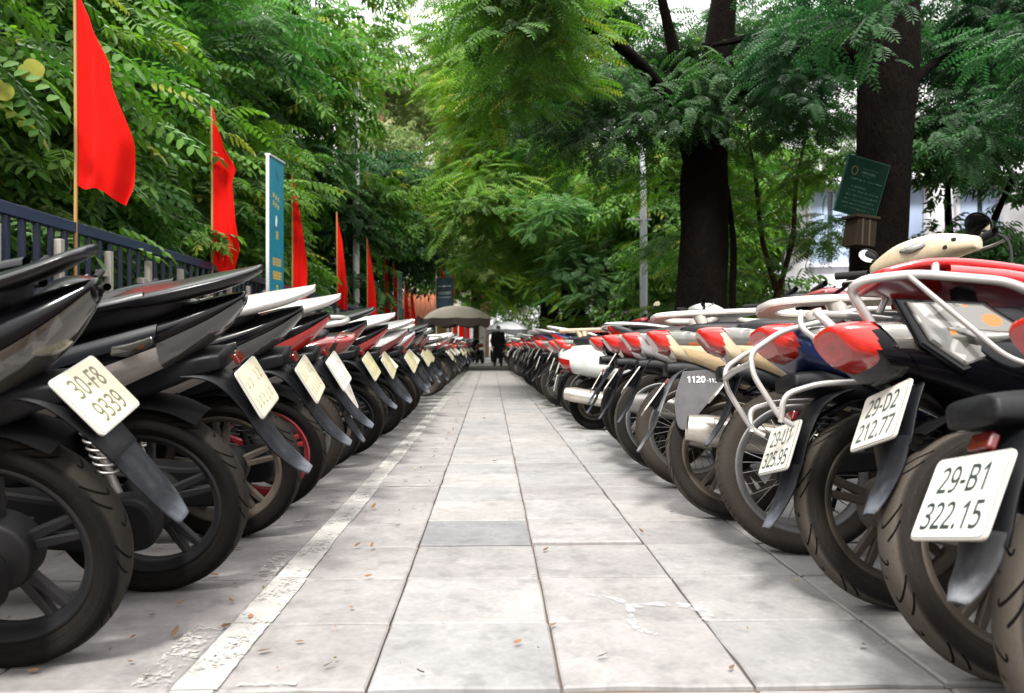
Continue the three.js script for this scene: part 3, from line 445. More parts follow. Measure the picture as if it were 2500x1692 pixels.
tree('flame_tree', 'feathery boughs reaching in from the top right corner', [6.3, -6.9], [[[[0, 0, 0], [.1, 2, 0], [0, 4, 0], [-.2, 6, 0]], [.25, .22, .2, .1]], [[[0, 3.1, 0], [-1, 3.6, .2], [-2.2, 3.7, .5]], [.09, .06, .02]]],
  [{ kind: 'fine', at: [...fineAt(63, 9, -.6, 3.9, -.1, 1.0, .7, .5, .35, .6), ...fineAt(64, 4, -1.0, 3.0, .0, .5, .2, .3, .22, .35)], n: 1500, size: .3, tones: TONE.deep, droop: .6, singles: 120 }], 63, 'dark');
tree('slender_tree', 'slim pale-leaved tree left of the grey lamp post', [2.95, -20.5], [[[[0, 0, 0], [.05, 1, 0], [-.02, 2.2, 0], [.1, 3.6, 0]], [.07, .06, .045, .02]], [[[0, 1.9, 0], [-.5, 2.6, .2], [-.9, 3.1, .3]], [.03, .02, .01]], [[[0, 2.1, 0], [.5, 2.9, .1], [.8, 3.5, .2]], [.03, .02, .01]]],
  [{ kind: 'fine', at: fineAt(65, 20, -.3, 2.9, .3, 1.25, 1.3, .9, .4, .75), n: 1900, size: .42, tones: TONE.cool, droop: .4 }], 65, 'mid');
tree('slender_tree', 'bright young tree behind the grey lamp post', [4.2, -22.5], [[[[0, 0, 0], [.05, 1.5, 0], [-.02, 3, 0], [.1, 4.6, 0]], [.08, .07, .05, .02]], [[[0, 2.2, 0], [-.6, 3, .2], [-.9, 3.6, .3]], [.03, .02, .01]]],
  [{ kind: 'fine', at: fineAt(66, 22, -.1, 3.6, 0, 1.3, 2.2, .9, .45, .8), n: 1900, size: .45, tones: TONE.yellow, droop: .4 }], 66, 'pale');
tree('slender_tree', 'thin forked tree between the two big black trunks', [5.0, -14.2], [[[[0, 0, 0], [.05, 1.0, 0], [.12, 1.7, 0]], [.10, .085, .07]], [[[.12, 1.65, 0], [-.15, 2.6, 0], [-.3, 3.6, .1], [-.5, 4.6, .2]], [.055, .045, .035, .015]], [[[.12, 1.65, 0], [.35, 2.6, .1], [.42, 3.6, .1], [.6, 4.6, .2]], [.055, .045, .035, .015]]],
  [{ kind: 'fine', at: [...fineAt(67, 24, -.1, 3.9, .1, 1.9, 1.5, .8, .4, .8), ...fineAt(68, 8, -.8, 1.3, .2, .9, .5, .5, .35, .6)], n: 2300, size: .38, tones: TONE.mid, droop: .45 }], 67, 'mid');
tree('dark_shrub', 'dark forked shrub tree behind the cream handlebar', [6.15, -10.4], [[[[0, 0, 0], [.02, .9, 0], [.05, 1.5, 0]], [.1, .09, .08]], [[[.05, 1.45, 0], [-.12, 2.2, 0], [-.2, 3.0, .1]], [.06, .05, .03]], [[[.05, 1.45, 0], [.3, 2.1, .1], [.6, 2.9, .2]], [.06, .05, .03]]],
  [{ kind: 'simple', at: [...blob(69, 16, .05, 1.45, .3, .75, .65, .5, .32, .55), ...blob(70, 14, .3, 3.1, .2, 1.1, .5, .5, .35, .6)], n: 2600, size: .3, tones: TONE.dark, droop: .45, mat: LEAFS }], 69, 'dark');
// background wood on the right: single trees, farther and farther
[[5.5, -19, 4.6, 'mid', 'feathery tree behind the gap between the two big black trunks'], [12.9, -14.2, 5.8, 'dark', 'leafy tree at the right edge beside the white house'], [8.2, -25, 6.5, 'mid', 'tall green tree behind the thin forked tree'], [5.2, -31, 6.5, 'yellow', 'yellow-green tree behind the lamp post'], [13.5, -26, 7.5, 'cool', 'far green tree towering over the white house'], [9.5, -36, 8, 'mid', 'farthest tree in the wood on the right']].forEach(([x, z, h, tone, label], i) => {
  const low = i === 1 || i === 4, R = rng(80 + i);
  tree('park_tree', label, [x, z], [[[[0, 0, 0], [.1, h * .3, 0], [-.1, h * .6, 0], [.1, h * 1.2, 0]], [.2, .17, .13, .05]], [[[0, h * .4, 0], [h * .15, h * .6, .3], [h * .25, h * .8, .4]], [.08, .06, .02]], [[[0, h * .45, 0], [-h * .16, h * .65, .3], [-h * .26, h * .85, .4]], [.08, .06, .02]]],
    [{ kind: i % 2 ? 'fine' : 'simple', at: blob(80 + i, 30, 0, h * (low ? 1.12 : .72), 0, (i ? 2.9 : 1.9) + i * .25, h * (low ? .32 : .52), 1.6, .7, 1.3), n: 4800, size: .56 + i * .03, tones: TONE[tone], droop: .4 }], 80 + i, 'mid');
});

tree('green_tree', 'broad far tree closing the view right of the grey parasol', [4.4, -58], [[[[0, 0, 0], [.1, 3, 0], [0, 6, 0], [.1, 10, 0]], [.4, .3, .2, .06]], [[[0, 3, 0], [1.4, 5, .4], [2.4, 6.6, .5]], [.12, .08, .03]]],
  [{ kind: 'simple', at: blob(91, 30, 0, 4.6, 0, 4.4, 4.2, 1.6, 1.2, 2.0), n: 6500, size: .85, tones: TONE.lime, droop: .3 }], 91, 'mid');
{ // two big yellowed leaves caught at the left edge
  const s = new THREE.Shape(); s.moveTo(0, -.02); s.bezierCurveTo(.07, -.06, .13, .02, .10, .08); s.bezierCurveTo(.09, .13, .04, .12, .012, .15); s.bezierCurveTo(-.03, .12, -.09, .13, -.10, .08); s.bezierCurveTo(-.13, .02, -.07, -.06, 0, -.02);
  const g = new THREE.ShapeGeometry(s, 8), p = g.attributes.position; for (let i = 0; i < p.count; i++) p.setZ(i, -.9 * (p.getX(i) ** 2 + p.getY(i) ** 2)); g.computeVertexNormals();
  const m = LEAFM.clone(); m.color.setRGB(.40, .42, .05); const host = scene.children.find(o => o.name === 'shrub_tree');
  for (const [x, y, z, a, b] of [[-3.20, 2.42, -5.35, 2.8, .3], [-3.08, 2.56, -5.4, -2.0, .7]]) { const l = new THREE.Mesh(g, m); l.name = 'yellow_leaf'; l.scale.setScalar(.82); l.castShadow = true; l.position.set(x - host.position.x, y, z - host.position.z); l.rotation.set(-.3, .5, a); host.add(l); }
}

// ---------------------------------------------------------------- motorbikes: x forward, y up, z to the bike's right, origin where the rear tyre stands
const cache = new Map();
const memo = (k, f) => { if (!cache.has(k)) cache.set(k, f()); return cache.get(k); };
function wheelGeo(R, tw, kind, q) {
  return memo(`w${R},${tw},${kind},${q}`, () => {
    const seg = q > .7 ? 72 : 28, w = tw / 2, b = R - (kind === 'small' ? .085 : .068), P = [];
    const prof = [[b, -w * .52], [b + .012, -w * .72], [lerp(b, R, .45), -w * .98], [R - .022, -w * .95], [R - .010, -w * .74], [R - .0025, -w * .4], [R, 0], [R - .0025, w * .4], [R - .010, w * .74], [R - .022, w * .95], [lerp(b, R, .45), w * .98], [b + .012, w * .72], [b, w * .52]];
    const tyre = latheZ(prof, seg);
    const rimW = w * .62; const rim = latheZ([[b - .004, -rimW], [b + .004, -rimW], [b + .006, -rimW + .006], [b - .010, -rimW + .012], [b - .016, 0], [b - .010, rimW - .012], [b + .006, rimW - .006], [b + .004, rimW], [b - .004, rimW], [b - .022, rimW * .5], [b - .024, 0], [b - .022, -rimW * .5], [b - .004, -rimW]], seg);
    const list = [rim], hub = [latheZ([[.012, -.07], [.03, -.07], [.034, -.05], [.078, -.045], [.084, -.03], [.084, .028], [.074, .034], [.03, .04], [.028, .07], [.012, .07]], seg / 2 | 0)];
    if (kind === 'spoke') {
      const n = q > .7 ? 32 : 14; for (let i = 0; i < n; i++) { const s = i % 2 ? 1 : -1, a = i / n * Math.PI * 2, k = a + (i % 4 < 2 ? .34 : -.34); list.push(new THREE.TubeGeometry(new THREE.LineCurve3(V3(Math.cos(k) * .05, Math.sin(k) * .05, s * .03), V3(Math.cos(a) * (b - .016), Math.sin(a) * (b - .016), s * .006)), 1, q > .7 ? .0019 : .003, 5)); }
    } else {
      const n = kind === 'small' ? 6 : 5; for (let i = 0; i < n; i++) for (const e of kind === 'small' ? [0] : [-.13, .13]) {
        const a = i / n * Math.PI * 2; const s = sh([[.05, -.014], [b - .012, -.009], [b - .012, .009], [.05, .014]]); list.push(ext(s, .022, .004).rotateZ(e * .9).translate(0, 0, 0).rotateZ(a));
      }
    }
    return { tyre, rim: flat(list), hub: flat(hub) };
  });
}
const mirrorG = memo('mir', () => ({ shell: new THREE.SphereGeometry(1, 18, 10, 0, Math.PI).scale(.075, .05, .028).rotateY(Math.PI), glass: new THREE.CircleGeometry(1, 22).scale(.068, .044, 1).translate(0, 0, .0015) }));

// tail shapes: [x, y, half width, up, down, exponent]
const TAILS = {
  sport: { cowl: [[.68, .55, .11, .09, .13], [.47, .60, .15, .085, .13], [.27, .65, .16, .085, .15], [.07, .71, .145, .08, .125, 2.4], [-.10, .765, .112, .062, .10, 2.3], [-.22, .815, .072, .042, .066, 2.2], [-.30, .858, .022, .014, .018, 2]],
    seat: [[.82, .69, .07, .03, .05], [.62, .712, .13, .035, .06], [.42, .72, .14, .035, .06], [.31, .762, .14, .045, .07], [.10, .812, .125, .045, .06], [-.07, .842, .095, .03, .05], [-.14, .852, .05, .012, .03]],
    wing: [[.02, .855, .125, .012, .022, 3], [-.08, .872, .128, .014, .030, 3], [-.18, .893, .110, .015, .034, 2.6], [-.28, .916, .075, .013, .028, 2.3], [-.345, .935, .034, .009, .014, 2]],
    under: [[.42, .54, .09, .05, .06], [.15, .585, .085, .05, .055], [-.04, .635, .08, .045, .045], [-.17, .675, .072, .035, .03, 4], [-.245, .69, .06, .026, .02, 5]],
    lampX: [4, 6], guard: [[.16, .555, .068, .018], [.02, .615, .072, .018], [-.12, .655, .074, .016], [-.215, .645, .074, .014], [-.285, .575, .068, .012], [-.33, .49, .060, .012]], flap: [[-.322, .505, .058, .013], [-.37, .435, .054, .013], [-.415, .39, .046, .010], [-.452, .362, .028, .006]], plate: [-.302, .598, 29] },
  vision: { cowl: [[.68, .54, .11, .09, .13], [.47, .58, .15, .085, .13], [.27, .62, .165, .09, .12], [.07, .68, .155, .09, .11, 2.3], [-.08, .735, .125, .075, .10, 2.2], [-.19, .795, .08, .05, .075, 2.1], [-.265, .85, .026, .016, .03, 2]],
    seat: [[.82, .69, .07, .03, .05], [.62, .705, .13, .035, .06], [.42, .712, .145, .035, .06], [.31, .745, .145, .045, .07], [.10, .80, .13, .045, .06], [-.05, .832, .10, .03, .05], [-.12, .842, .05, .012, .03]],
    wing: [[.0, .84, .115, .012, .02, 3], [-.09, .862, .112, .014, .024, 2.8], [-.17, .888, .09, .014, .026, 2.5], [-.235, .913, .06, .012, .02, 2.3], [-.265, .922, .03, .009, .012, 2]],
    under: [[.42, .50, .09, .05, .06], [.15, .55, .085, .05, .055], [-.04, .60, .08, .045, .045], [-.14, .63, .07, .035, .03, 4], [-.2, .64, .055, .026, .02, 5]],
    lampX: [3, 6], lampA: [186, 354], guard: [[.2, .53, .07, .018], [.05, .60, .074, .018], [-.08, .64, .074, .016], [-.16, .63, .074, .014], [-.23, .57, .068, .012], [-.285, .50, .060, .012]], flap: [[-.275, .512, .058, .013], [-.325, .44, .054, .013], [-.365, .385, .046, .011], [-.392, .345, .028, .006]], plate: [-.226, .612, 42] },
  wave: { shear: .72, cowl: [[.62, .53, .115, .11, .16, 2.6, 0], [.42, .59, .15, .10, .19, 2.6, 0], [.20, .635, .155, .085, .185, 2.7, .2], [.0, .67, .14, .08, .155, 2.8, .55], [-.12, .695, .12, .072, .12, 3, .9], [-.22, .715, .096, .06, .09, 3.2], [-.275, .722, .08, .05, .07, 3.4]],
    lamp: [[-.215, .72, .091, .054, .052, 3.2], [-.27, .724, .079, .048, .046, 3.6], [-.305, .726, .066, .041, .038, 3.4], [-.318, .724, .052, .03, .028, 3]],
    seat: [[.78, .69, .07, .03, .05], [.60, .70, .115, .035, .06], [.42, .715, .125, .04, .06], [.28, .75, .125, .045, .06], [.05, .768, .118, .04, .06], [-.12, .775, .10, .03, .05], [-.20, .775, .06, .012, .03]],
    under: [[.42, .52, .08, .05, .06], [.15, .56, .08, .05, .055], [-.04, .59, .075, .045, .045], [-.18, .61, .07, .035, .03, 3], [-.27, .61, .06, .026, .02, 4]],
    guard: [[.20, .53, .06, .018], [.04, .585, .066, .018], [-.10, .60, .07, .016], [-.19, .565, .07, .014], [-.245, .48, .066, .013], [-.28, .38, .060, .012]], flap: [[-.275, .40, .058, .013], [-.30, .335, .052, .013], [-.335, .28, .044, .010], [-.365, .238, .024, .006]], plate: [-.285, .445, 19] },
};
function makeBike(o) {
  const q = o.q ?? 1, T = TAILS[o.tail], near = q > .7, sg = near ? 24 : 12, sb = near ? 4 : 2;
  const t = thing(o.name || 'motor_scooter', o.label, o.cat || 'motorbike', o.pos, 0, o.group);
  t.rotation.set(-D(o.lean ?? 12), D(o.turn), 0, 'YXZ');
  const R = o.R ?? .26, tw = o.tw ?? .10, kind = o.wheel || 'alloy', S = (n, g, m, p = t) => part(n, g, m, p), body = o.body || M.black, trim = o.trim || M.silver;
  const fx = (o.base ?? 1.24), k = `${o.tail},${near}`;
  // wheels
  const W = wheelGeo(R, tw, kind, q), rimM = o.rim || M.alloyDark;
  for (const x of [0, fx]) {
    const w = S('wheel', W.rim, rimM); w.position.set(x, R, 0); w.rotation.z = (o.spin ?? .3) + x;
    S('tyre', W.tyre, tyreK[o.tread || 'dark'], w); S('hub', W.hub, o.hub || M.engine, w);
  }
  // running gear
  const G = memo('gear' + k + R, () => ({
    fairing: loft([[1.02, .40, .10, .10, .10], [.78, .38, .15, .15, .15], [.50, .40, .165, .16, .15], [.28, .44, .14, .13, .12], [.16, .49, .09, .07, .07]], { seg: near ? 18 : 10, sub: 2 }),
    floor: bx(.46, .05, .44, .86, .33, 0, .02),
    hugger: guard([-10, 25, 55, 85, 108, 124].map(a => [Math.cos(D(a)) * (R + .028), R + Math.sin(D(a)) * (R + .028), tw * .62, .012]), .004, 6, 3),
    swing: flat([ext(sh([[.50, R + .11], [.48, R + .01], [.06, R - .045], [-.035, R - .03], [-.035, R + .03], [.06, R + .05]]), .035, .006).translate(0, 0, -.085), ext(sh([[.50, R + .09], [.48, R + .02], [.0, R - .03], [-.03, R + .03]]), .028, .005).translate(0, 0, .085)]),
    cvt: ext(shS([[.56, R + .10], [.52, R - .02], [.30, R - .055], [.05, R - .075], [-.055, R - .06], [-.075, R + .02], [-.03, R + .075], [.1, R + .07], [.3, R + .10], [.48, R + .13]]), .075, .014).translate(0, 0, -.135),
    engine: flat([bx(.30, .22, .20, .58, R + .04, 0, .03), bx(.2, .14, .16, .78, R + .08, 0, .03), tube([[.6, R + .02, .11], [.6, R + .02, .125]], .075, 2, 18)]),
    spring: (() => { const a = V3(.04, R + .06, 0), b = V3(.12, .60, 0), ls = []; for (const z of [-.10, .10]) { const pts = []; for (let i = 0; i <= 84; i++) { const u = i / 84, an = u * Math.PI * 2 * 9; pts.push([lerp(a.x, b.x, .22 + .7 * u) + Math.cos(an) * .024, lerp(a.y, b.y, .22 + .7 * u), z + Math.sin(an) * .024]); } if (near) ls.push(tube(pts, .0045, 160, 5)); ls.push(tube([[a.x, a.y, z], [b.x, b.y, z]], near ? .014 : .026, 2, 8)); } return flat(ls); })(),
    front: guard([[fx - .24, R + .20, .05, .02], [fx - .10, R + .31, .055, .025], [fx + .08, R + .315, .055, .025], [fx + .24, R + .2, .05, .02]], .005, 6, 3),
    fork: flat([-1, 1].map(s => tube([[fx, R, s * .075], [fx - .17, .72, s * .075]], .017, 2, 8))),
    shield: ext(sh([[fx - .12, .94], [fx - .04, .78], [fx - .13, .56], [fx - .28, .36], [fx - .36, .36], [fx - .27, .58], [fx - .23, .86], [fx - .22, .95]]), .36, .03),
    tunnel: loft([[fx - .22, .5, .08, .12, .12], [.85, .44, .13, .08, .1], [.6, .5, .13, .1, .14]], { seg: sg, sub: 2 }),
    head: loft([[fx - .40, 1.0, .10, .02, .03], [fx - .34, 1.0, .12, .045, .05], [fx - .24, .985, .115, .06, .09], [fx - .14, .95, .10, .05, .09], [fx - .09, .91, .05, .03, .05]], { seg: sg, sub: 3 }),
    bar: tube([[fx - .39, 1.02, -.30], [fx - .34, 1.0, -.16], [fx - .32, .995, 0], [fx - .34, 1.0, .16], [fx - .39, 1.02, .30]], .011, 14, 7),
    grips: [-1, 1].map(s => tube([[fx - .37, 1.012, s * .22], [fx - .405, 1.03, s * .36]], .017, 2, 10)),
    levers: [-1, 1].map(s => tube([[fx - .32, 1.005, s * .2], [fx - .315, 1.01, s * .3], [fx - .34, 1.015, s * .37]], .006, 6, 6)),
    stand: tube([[.5, .22, -.12], [.46, .1, -.2], [.44, .005, -.235]], .011, 6, 7),
  }));
  S('swing_arm', o.tail === 'wave' || o.wheel === 'spoke' ? G.swing : [G.swing, G.cvt], o.gear || M.engine);
  S('engine', G.engine, M.engine); S('lower_fairing', G.fairing, M.plastic); S('floorboard', G.floor, M.plastic); S('inner_fender', G.hugger, M.inner); S('shock_absorber', G.spring, o.shock || M.engine);
  if (o.muffler) { const ms = o.muffler === true ? M.steel : o.muffler, e = S('exhaust', memo('ex' + k + R, () => flat([taper([[.42, R + .0, .16], [.2, R + .03, .165], [-.12, R + .075, .165], [-.2, R + .085, .165]], [.05, .062, .062, .05], near ? 20 : 10, 4), tube([[.70, R + .0, .05], [.62, R - .08, .12], [.42, R, .16]], .02, 8, 8)])), ms); S('heat_shield', memo('hs' + k + R, () => { const q2 = loft([[.32, R + .015, .07, .05, .05], [-.1, R + .07, .07, .055, .055]], { a0: -60, a1: 62, seg: 10, sub: 2, caps: false }); return q2.translate(0, 0, .166); }), o.shield2 || M.muffler, e); }
  const st = D(o.steer ?? 26), turnBar = (m, dx2 = 0, dy2 = 0) => { const px = fx - .28; m.rotation.y = st; m.position.set(px - Math.cos(st) * px + dx2, dy2, Math.sin(st) * px); }; t.userData.turnBar = undefined; const hx = o.hx ?? 0, hy = o.hy ?? 0; const fm = S('leg_shield', G.shield, body); S('tunnel', G.tunnel, M.plastic); S('front_fork', G.fork, M.engine);
  S('mudguard', G.front, body);
  const hd = S('headlight_cowl', G.head, o.head || body); S('headlight', memo('hl', () => loft([[fx - .17, .95, .085, .035, .06], [fx - .105, .918, .055, .03, .05], [fx - .085, .905, .03, .02, .03]], { seg: 14, sub: 2 })), M.clear, hd);
  S('side_stand', G.stand, M.engine);
  const hb = S('handlebar', G.bar, M.engine); turnBar(hb, hx, hy); turnBar(hd, hx, hy); for (const g of G.grips) S('grip', g, M.rubber, hb); for (const g of G.levers) S('lever', g, M.steel, hb);
  const up = o.mirrorUp ?? .2;
  for (const s of o.mirrors ?? (near ? [] : o.keepMirrors ? [1] : [])) {
    const a = [fx - .35 + hx, 1.01 + hy, s * .2], b = [fx - .33 + hx, 1.02 + up + hy, s * (.27 + up * .25)];
    const m = S('mirror', tube([a, [fx - .33 + hx, 1.03 + hy + up * .6, s * .22], b], .006, 8, 6), M.rubber), hold = { p: V3(b[0], b[1] + .03, b[2] + s * .02), r: new THREE.Euler(0, D(90 + 180), 0) };
    const shell = S('mirror_shell', mirrorG.shell, M.rubber, m), gl = S('mirror_glass', mirrorG.glass, M.mirrorGlass, m);
    turnBar(m); for (const x of [shell, gl]) { x.position.copy(hold.p); x.rotation.set(D(o.mTilt ?? 16), -Math.PI / 2 + s * .25, s * .35, 'YXZ'); if (o.mScale) x.scale.setScalar(o.mScale); }
  }
  // seat and tail
  S('seat', memo('seat' + k, () => loft(T.seat, { seg: sg, sub: sb })), o.seat || M.vinyl);
  const cw = S('tail_cowl', memo('cowl' + k, () => loft(T.cowl, { seg: sg, sub: sb, shear: T.shear || 0 })), body);
  if (o.lower !== null) for (const f of [false, true]) S('side_panel', memo('low' + k + f, () => loft(T.cowl.slice(1, T.lamp ? 6 : 5), { a0: -52, a1: -8, seg: 6, sub: sb, grow: .004, flip: f, shear: T.shear || 0 })), o.lower || trim, cw);
  if (o.upper) for (const f of [false, true]) S('side_trim', memo('upp' + k + f, () => loft(T.cowl.slice(1, 5), { a0: 4, a1: 32, seg: 5, sub: sb, grow: .004, flip: f, shear: T.shear || 0 })), o.upper, cw);
  if (!o.noUnder) S('under_cowl', memo('und' + k, () => loft(T.under, { seg: sg, sub: sb })), M.plastic);
  if (T.lamp) {
    const l = S('tail_light', memo('lamp' + k, () => loft(T.lamp, { seg: sg, sub: sb, grow: .004, shear: T.shear })), o.lens || M.lens);
    for (const f of [false, true]) S('turn_signal', memo('sig' + k + f, () => loft([[.03, .715, .144, .006, .006, 2.8], [-.06, .715, .138, .026, .03, 2.9], [-.15, .722, .120, .040, .045, 3], [-.235, .728, .094, .040, .042, 3.2]], { a0: -88, a1: 80, seg: 8, sub: sb, grow: .006, flip: f, shear: T.shear, caps: false })), o.signal || M.clear, l);
  } else {
    const l = S('tail_light', memo('lampS' + k, () => loft(T.cowl.slice(...T.lampX.map((v, i) => v + i)), { a0: T.lampA ? T.lampA[0] : 184, a1: T.lampA ? T.lampA[1] : 356, seg: 16, sub: sb, grow: .006, caps: false })), o.lens || M.smoke);
    if (o.tail === 'vision') S('reflector', memo('visR' + f0, () => bx(.05, .035, .006, -.06, .67, -.125)), M.clear, l).rotation.y = -.25;
    if (o.tail === 'sport' && near) for (const s of [-1, 1]) S('turn_signal', memo('sps' + s, () => loft([[.02, .0, .004, .010, .012], [-.06, .012, .008, .016, .018], [-.13, .04, .006, .010, .010]], { seg: 10, sub: 2 }).translate(-.02, .735, s * .127)), o.sig || M.lensGrey, l).rotation.y = s * .28;
    if (o.tail !== 'vision') S('light_bar', memo('lbar' + k, () => loft(T.cowl.slice(4, 7), { a0: 262, a1: 278, seg: 3, sub: sb, grow: .008, caps: false })), M.lensdark, l);
  }
  // mudguard, flap and plate
  const dx = o.gx ?? 0, dy = o.gy ?? 0, key = k + dx + ',' + dy + ',' + (o.fs ?? 1), last = T.guard.length;
  const fs = o.fs ?? 1, f00 = T.flap[0]; const shift = (p, i, n) => { if (n && fs !== 1) p = [lerp(f00[0], p[0], fs), lerp(f00[1], p[1], fs), p[2], p[3]]; const w = Math.min(1, i / 3); return [p[0] + dx * w, p[1] + dy * w, p[2], p[3]]; };
  const mg = S('mudguard', memo('mg' + key, () => guard(T.guard.map((p, i) => shift(p, i)), .006, near ? 10 : 6, sb)), o.guardM || M.plastic);
  S('mud_flap', memo('fl' + key, () => guard(T.flap.map(p => shift(p, 9, 1)), .006, near ? 10 : 6, sb)), o.flapM || M.flap, mg);
  if (o.plate) {
    const [px, py, deg] = T.plate, s = D(o.slope ?? deg), n = [-Math.cos(s), Math.sin(s)];
    const pl = S('number_plate', memo('pl', () => ext(rrect(.195, .145, .014), .006, .0015)), M.plateRim);
    pl.matrixAutoUpdate = true; const mt = new THREE.Matrix4().makeBasis(V3(0, 0, 1), V3(Math.sin(s), Math.cos(s), 0), V3(n[0], n[1], 0));
    pl.quaternion.setFromRotationMatrix(mt); pl.position.set(px + dx + n[0] * .018, py + dy + n[1] * .018, 0);
    const pr = S('plate_print', memo('pp', () => { const g = new THREE.ShapeGeometry(rrect(.186, .136, .011), 4), p = g.attributes.position, u = g.attributes.uv; for (let i = 0; i < p.count; i++) u.setXY(i, p.getX(i) / .186 + .5, p.getY(i) / .136 + .5); return g.translate(0, 0, .0045); }), PLATES[o.plate], pl);
    if (!o.noRef) S('reflector', memo('rf' + o.tail, () => { const c = Math.sin(s); return ext(rrect(.055, .030, .006), .014, .003); }), M.lensdark, pl).position.set(0, .096, -.004);
    if (near) S('bracket', memo('bk', () => bx(.06, .10, .03, 0, .02, -.018, .006)), M.plastic, pl);
  }
  // wing spoiler or carrier
  if (o.rail === 'wing') {
    const rl = S('grab_rail', memo('wing' + k, () => flat([loft(T.wing, { seg: sg, sub: sb }), ...[-1, 1].map(s => taper([[.22, .79, s * .135], [.08, .84, s * .142], [-.08, .875, s * .112]], [.013, .017, .014], 8, 3))])), o.railM || M.dkgrey);
    if (near) for (const s of [-1, 1]) S('rail_post', memo('wpost' + s, () => bx(.05, .06, .03, -.02, .825, s * .06, .008)), M.inner, rl);
  } else if (o.rail === 'carrier') {
    const ho = shS([[-.22, -.048], [-.08, -.055], [-.04, 0], [-.08, .055], [-.22, .048], [-.265, 0]]), so = shS([[-.325, 0], [-.30, -.06], [-.20, -.092], [.0, -.108], [.20, -.122], [.25, -.10], [.10, -.075], [.04, 0], [.10, .075], [.25, .10], [.20, .122], [.0, .108], [-.20, .092], [-.30, .06]]);
    const rl = S('grab_rail', memo('carr' + near, () => { const s = so.clone(); s.holes.push(new THREE.Path(ho.getPoints(6).reverse())); return ext(s, .024, .008, near ? 6 : 3).rotateX(-Math.PI / 2).rotateZ(.02).translate(0, .84, 0); }), o.railM || M.whitebar);
    for (const s of [-1, 1]) S('rail_post', memo('cpost' + near + s, () => taper([[-.10, .72, s * .062], [-.11, .78, s * .066], [-.13, .845, s * .07]], [.022, .02, .032], 8, 3)), o.railM || M.whitebar, rl);
  } else if (o.rail === 'loop') S('grab_rail', memo('loop' + near, () => tube([[.2, .79, .12], [.0, .82, .13], [-.2, .835, .12], [-.28, .84, .07], [-.3, .84, 0], [-.28, .84, -.07], [-.2, .835, -.12], [.0, .82, -.13], [.2, .79, -.12]], .013, 40, 9)), o.railM || M.chrome);
  if (o.tx) for (const c of t.children) if (['seat', 'tail_cowl', 'tail_light', 'grab_rail'].includes(c.name)) c.position.x += o.tx;
  delete t.userData.turnBar; if (o.extra) o.extra(t, S, turnBar);
  return t;
}
const f0 = 0;

// ---------------------------------------------------------------- left row: noses to the blue fence, leaning towards the camera on their side stands
const LG = 'motorbikes in the left row';
const mud = (x, y, dx, dy) => ({ gx: dx, gy: dy });
makeBike({ name: 'motor_scooter', tail: 'vision', pos: [-1.055, 0, -1.82], turn: 182.5, lean: 15, slope: 39, noRef: true, R: .272, tw: .112, rail: 'wing', railM: M.dkgrey, body: M.black, lower: M.black, plate: 'F8', lens: M.lensGrey, mirrors: [1], mirrorUp: .14,
  label: 'black scooter with yellowed plate 30-F8 9339, nearest the camera in the left row', group: LG });
makeBike({ tail: 'sport', pos: [-.965, 0, -2.36], turn: 182, lean: 13.5, slope: 27, R: .272, tw: .115, rail: 'wing', railM: M.dkgrey, body: M.black, lower: M.greybeige, upper: M.dkgrey, plate: 'a', shock: M.steel, mirrors: [1], mScale: 1.15,
  label: 'black scooter with grey side strip behind the one with plate 30-F8', group: LG });
makeBike({ tail: 'sport', pos: [-.965, 0, -3.0], turn: 183.5, lean: 15, slope: 29, R: .272, tw: .112, rail: 'wing', railM: M.white, body: M.black, lower: M.greybeige, plate: 'b', rim: M.alloyTan, mirrorUp: .16,
  label: 'black scooter with long white tail wing, third from the near end of the left row', group: LG });
makeBike({ tail: 'sport', pos: [-.965, 0, -3.52], turn: 181, lean: 14, rail: 'wing', railM: M.white, body: M.black, lower: M.silver, plate: 'd', rim: M.maroon, lens: M.lens, gx: -.01, gy: .01,
  label: 'black scooter with white tail wing and red tail lamp, fourth in the left row', group: LG });
makeBike({ name: 'motorbike', tail: 'wave', pos: [-.99, 0, -4.02], turn: 181, lean: 11, R: .27, tw: .09, wheel: 'spoke', rim: M.rimSilver, tread: 'block', rail: 'loop', railM: M.silver, body: M.dkgrey, lower: M.silver, plate: 'd', lens: M.lensdark, signal: M.lensdark,
  label: 'grey spoked motorbike with low white plate, fifth in the left row', group: LG });
makeBike({ tail: 'sport', pos: [-.985, 0, -4.68], turn: 179, lean: 13.5, tw: .11, rail: 'wing', railM: M.dkgrey, body: M.dkgrey, lower: M.greybeige, plate: 'c', rim: M.alloyTan, lens: M.lensdark,
  label: 'dark grey scooter with yellowed plate and broad tyre, sixth in the left row', group: LG });
makeBike({ tail: 'sport', pos: [-.94, 0, -5.22], turn: 181, lean: 16, rail: 'wing', railM: M.white, body: M.black, lower: M.white, plate: 'c', lens: M.lens, gx: .02,
  label: 'black and white scooter with red lamp, seventh in the left row', group: LG });
makeBike({ tail: 'vision', pos: [-.98, 0, -5.72], turn: 177, lean: 11, rail: 'wing', railM: M.white, body: M.white, lower: M.white, plate: 'b', lens: M.lens, gx: -.04, gy: -.02,
  label: 'white scooter with red tail lamp, eighth in the left row', group: LG });
makeBike({ tail: 'sport', pos: [-.92, 0, -6.32], turn: 178, lean: 16, rail: 'wing', railM: M.silver, body: M.white, lower: M.silver, plate: 'c', lens: M.lensdark, q: .5,
  label: 'silver and white scooter, ninth in the left row', group: LG });
makeBike({ tail: 'sport', pos: [-.97, 0, -6.8], turn: 180, lean: 12, rail: 'wing', railM: M.white, body: M.black, lower: M.greybeige, plate: 'c', q: .5,
  label: 'black scooter with white rail, tenth in the left row', group: LG });
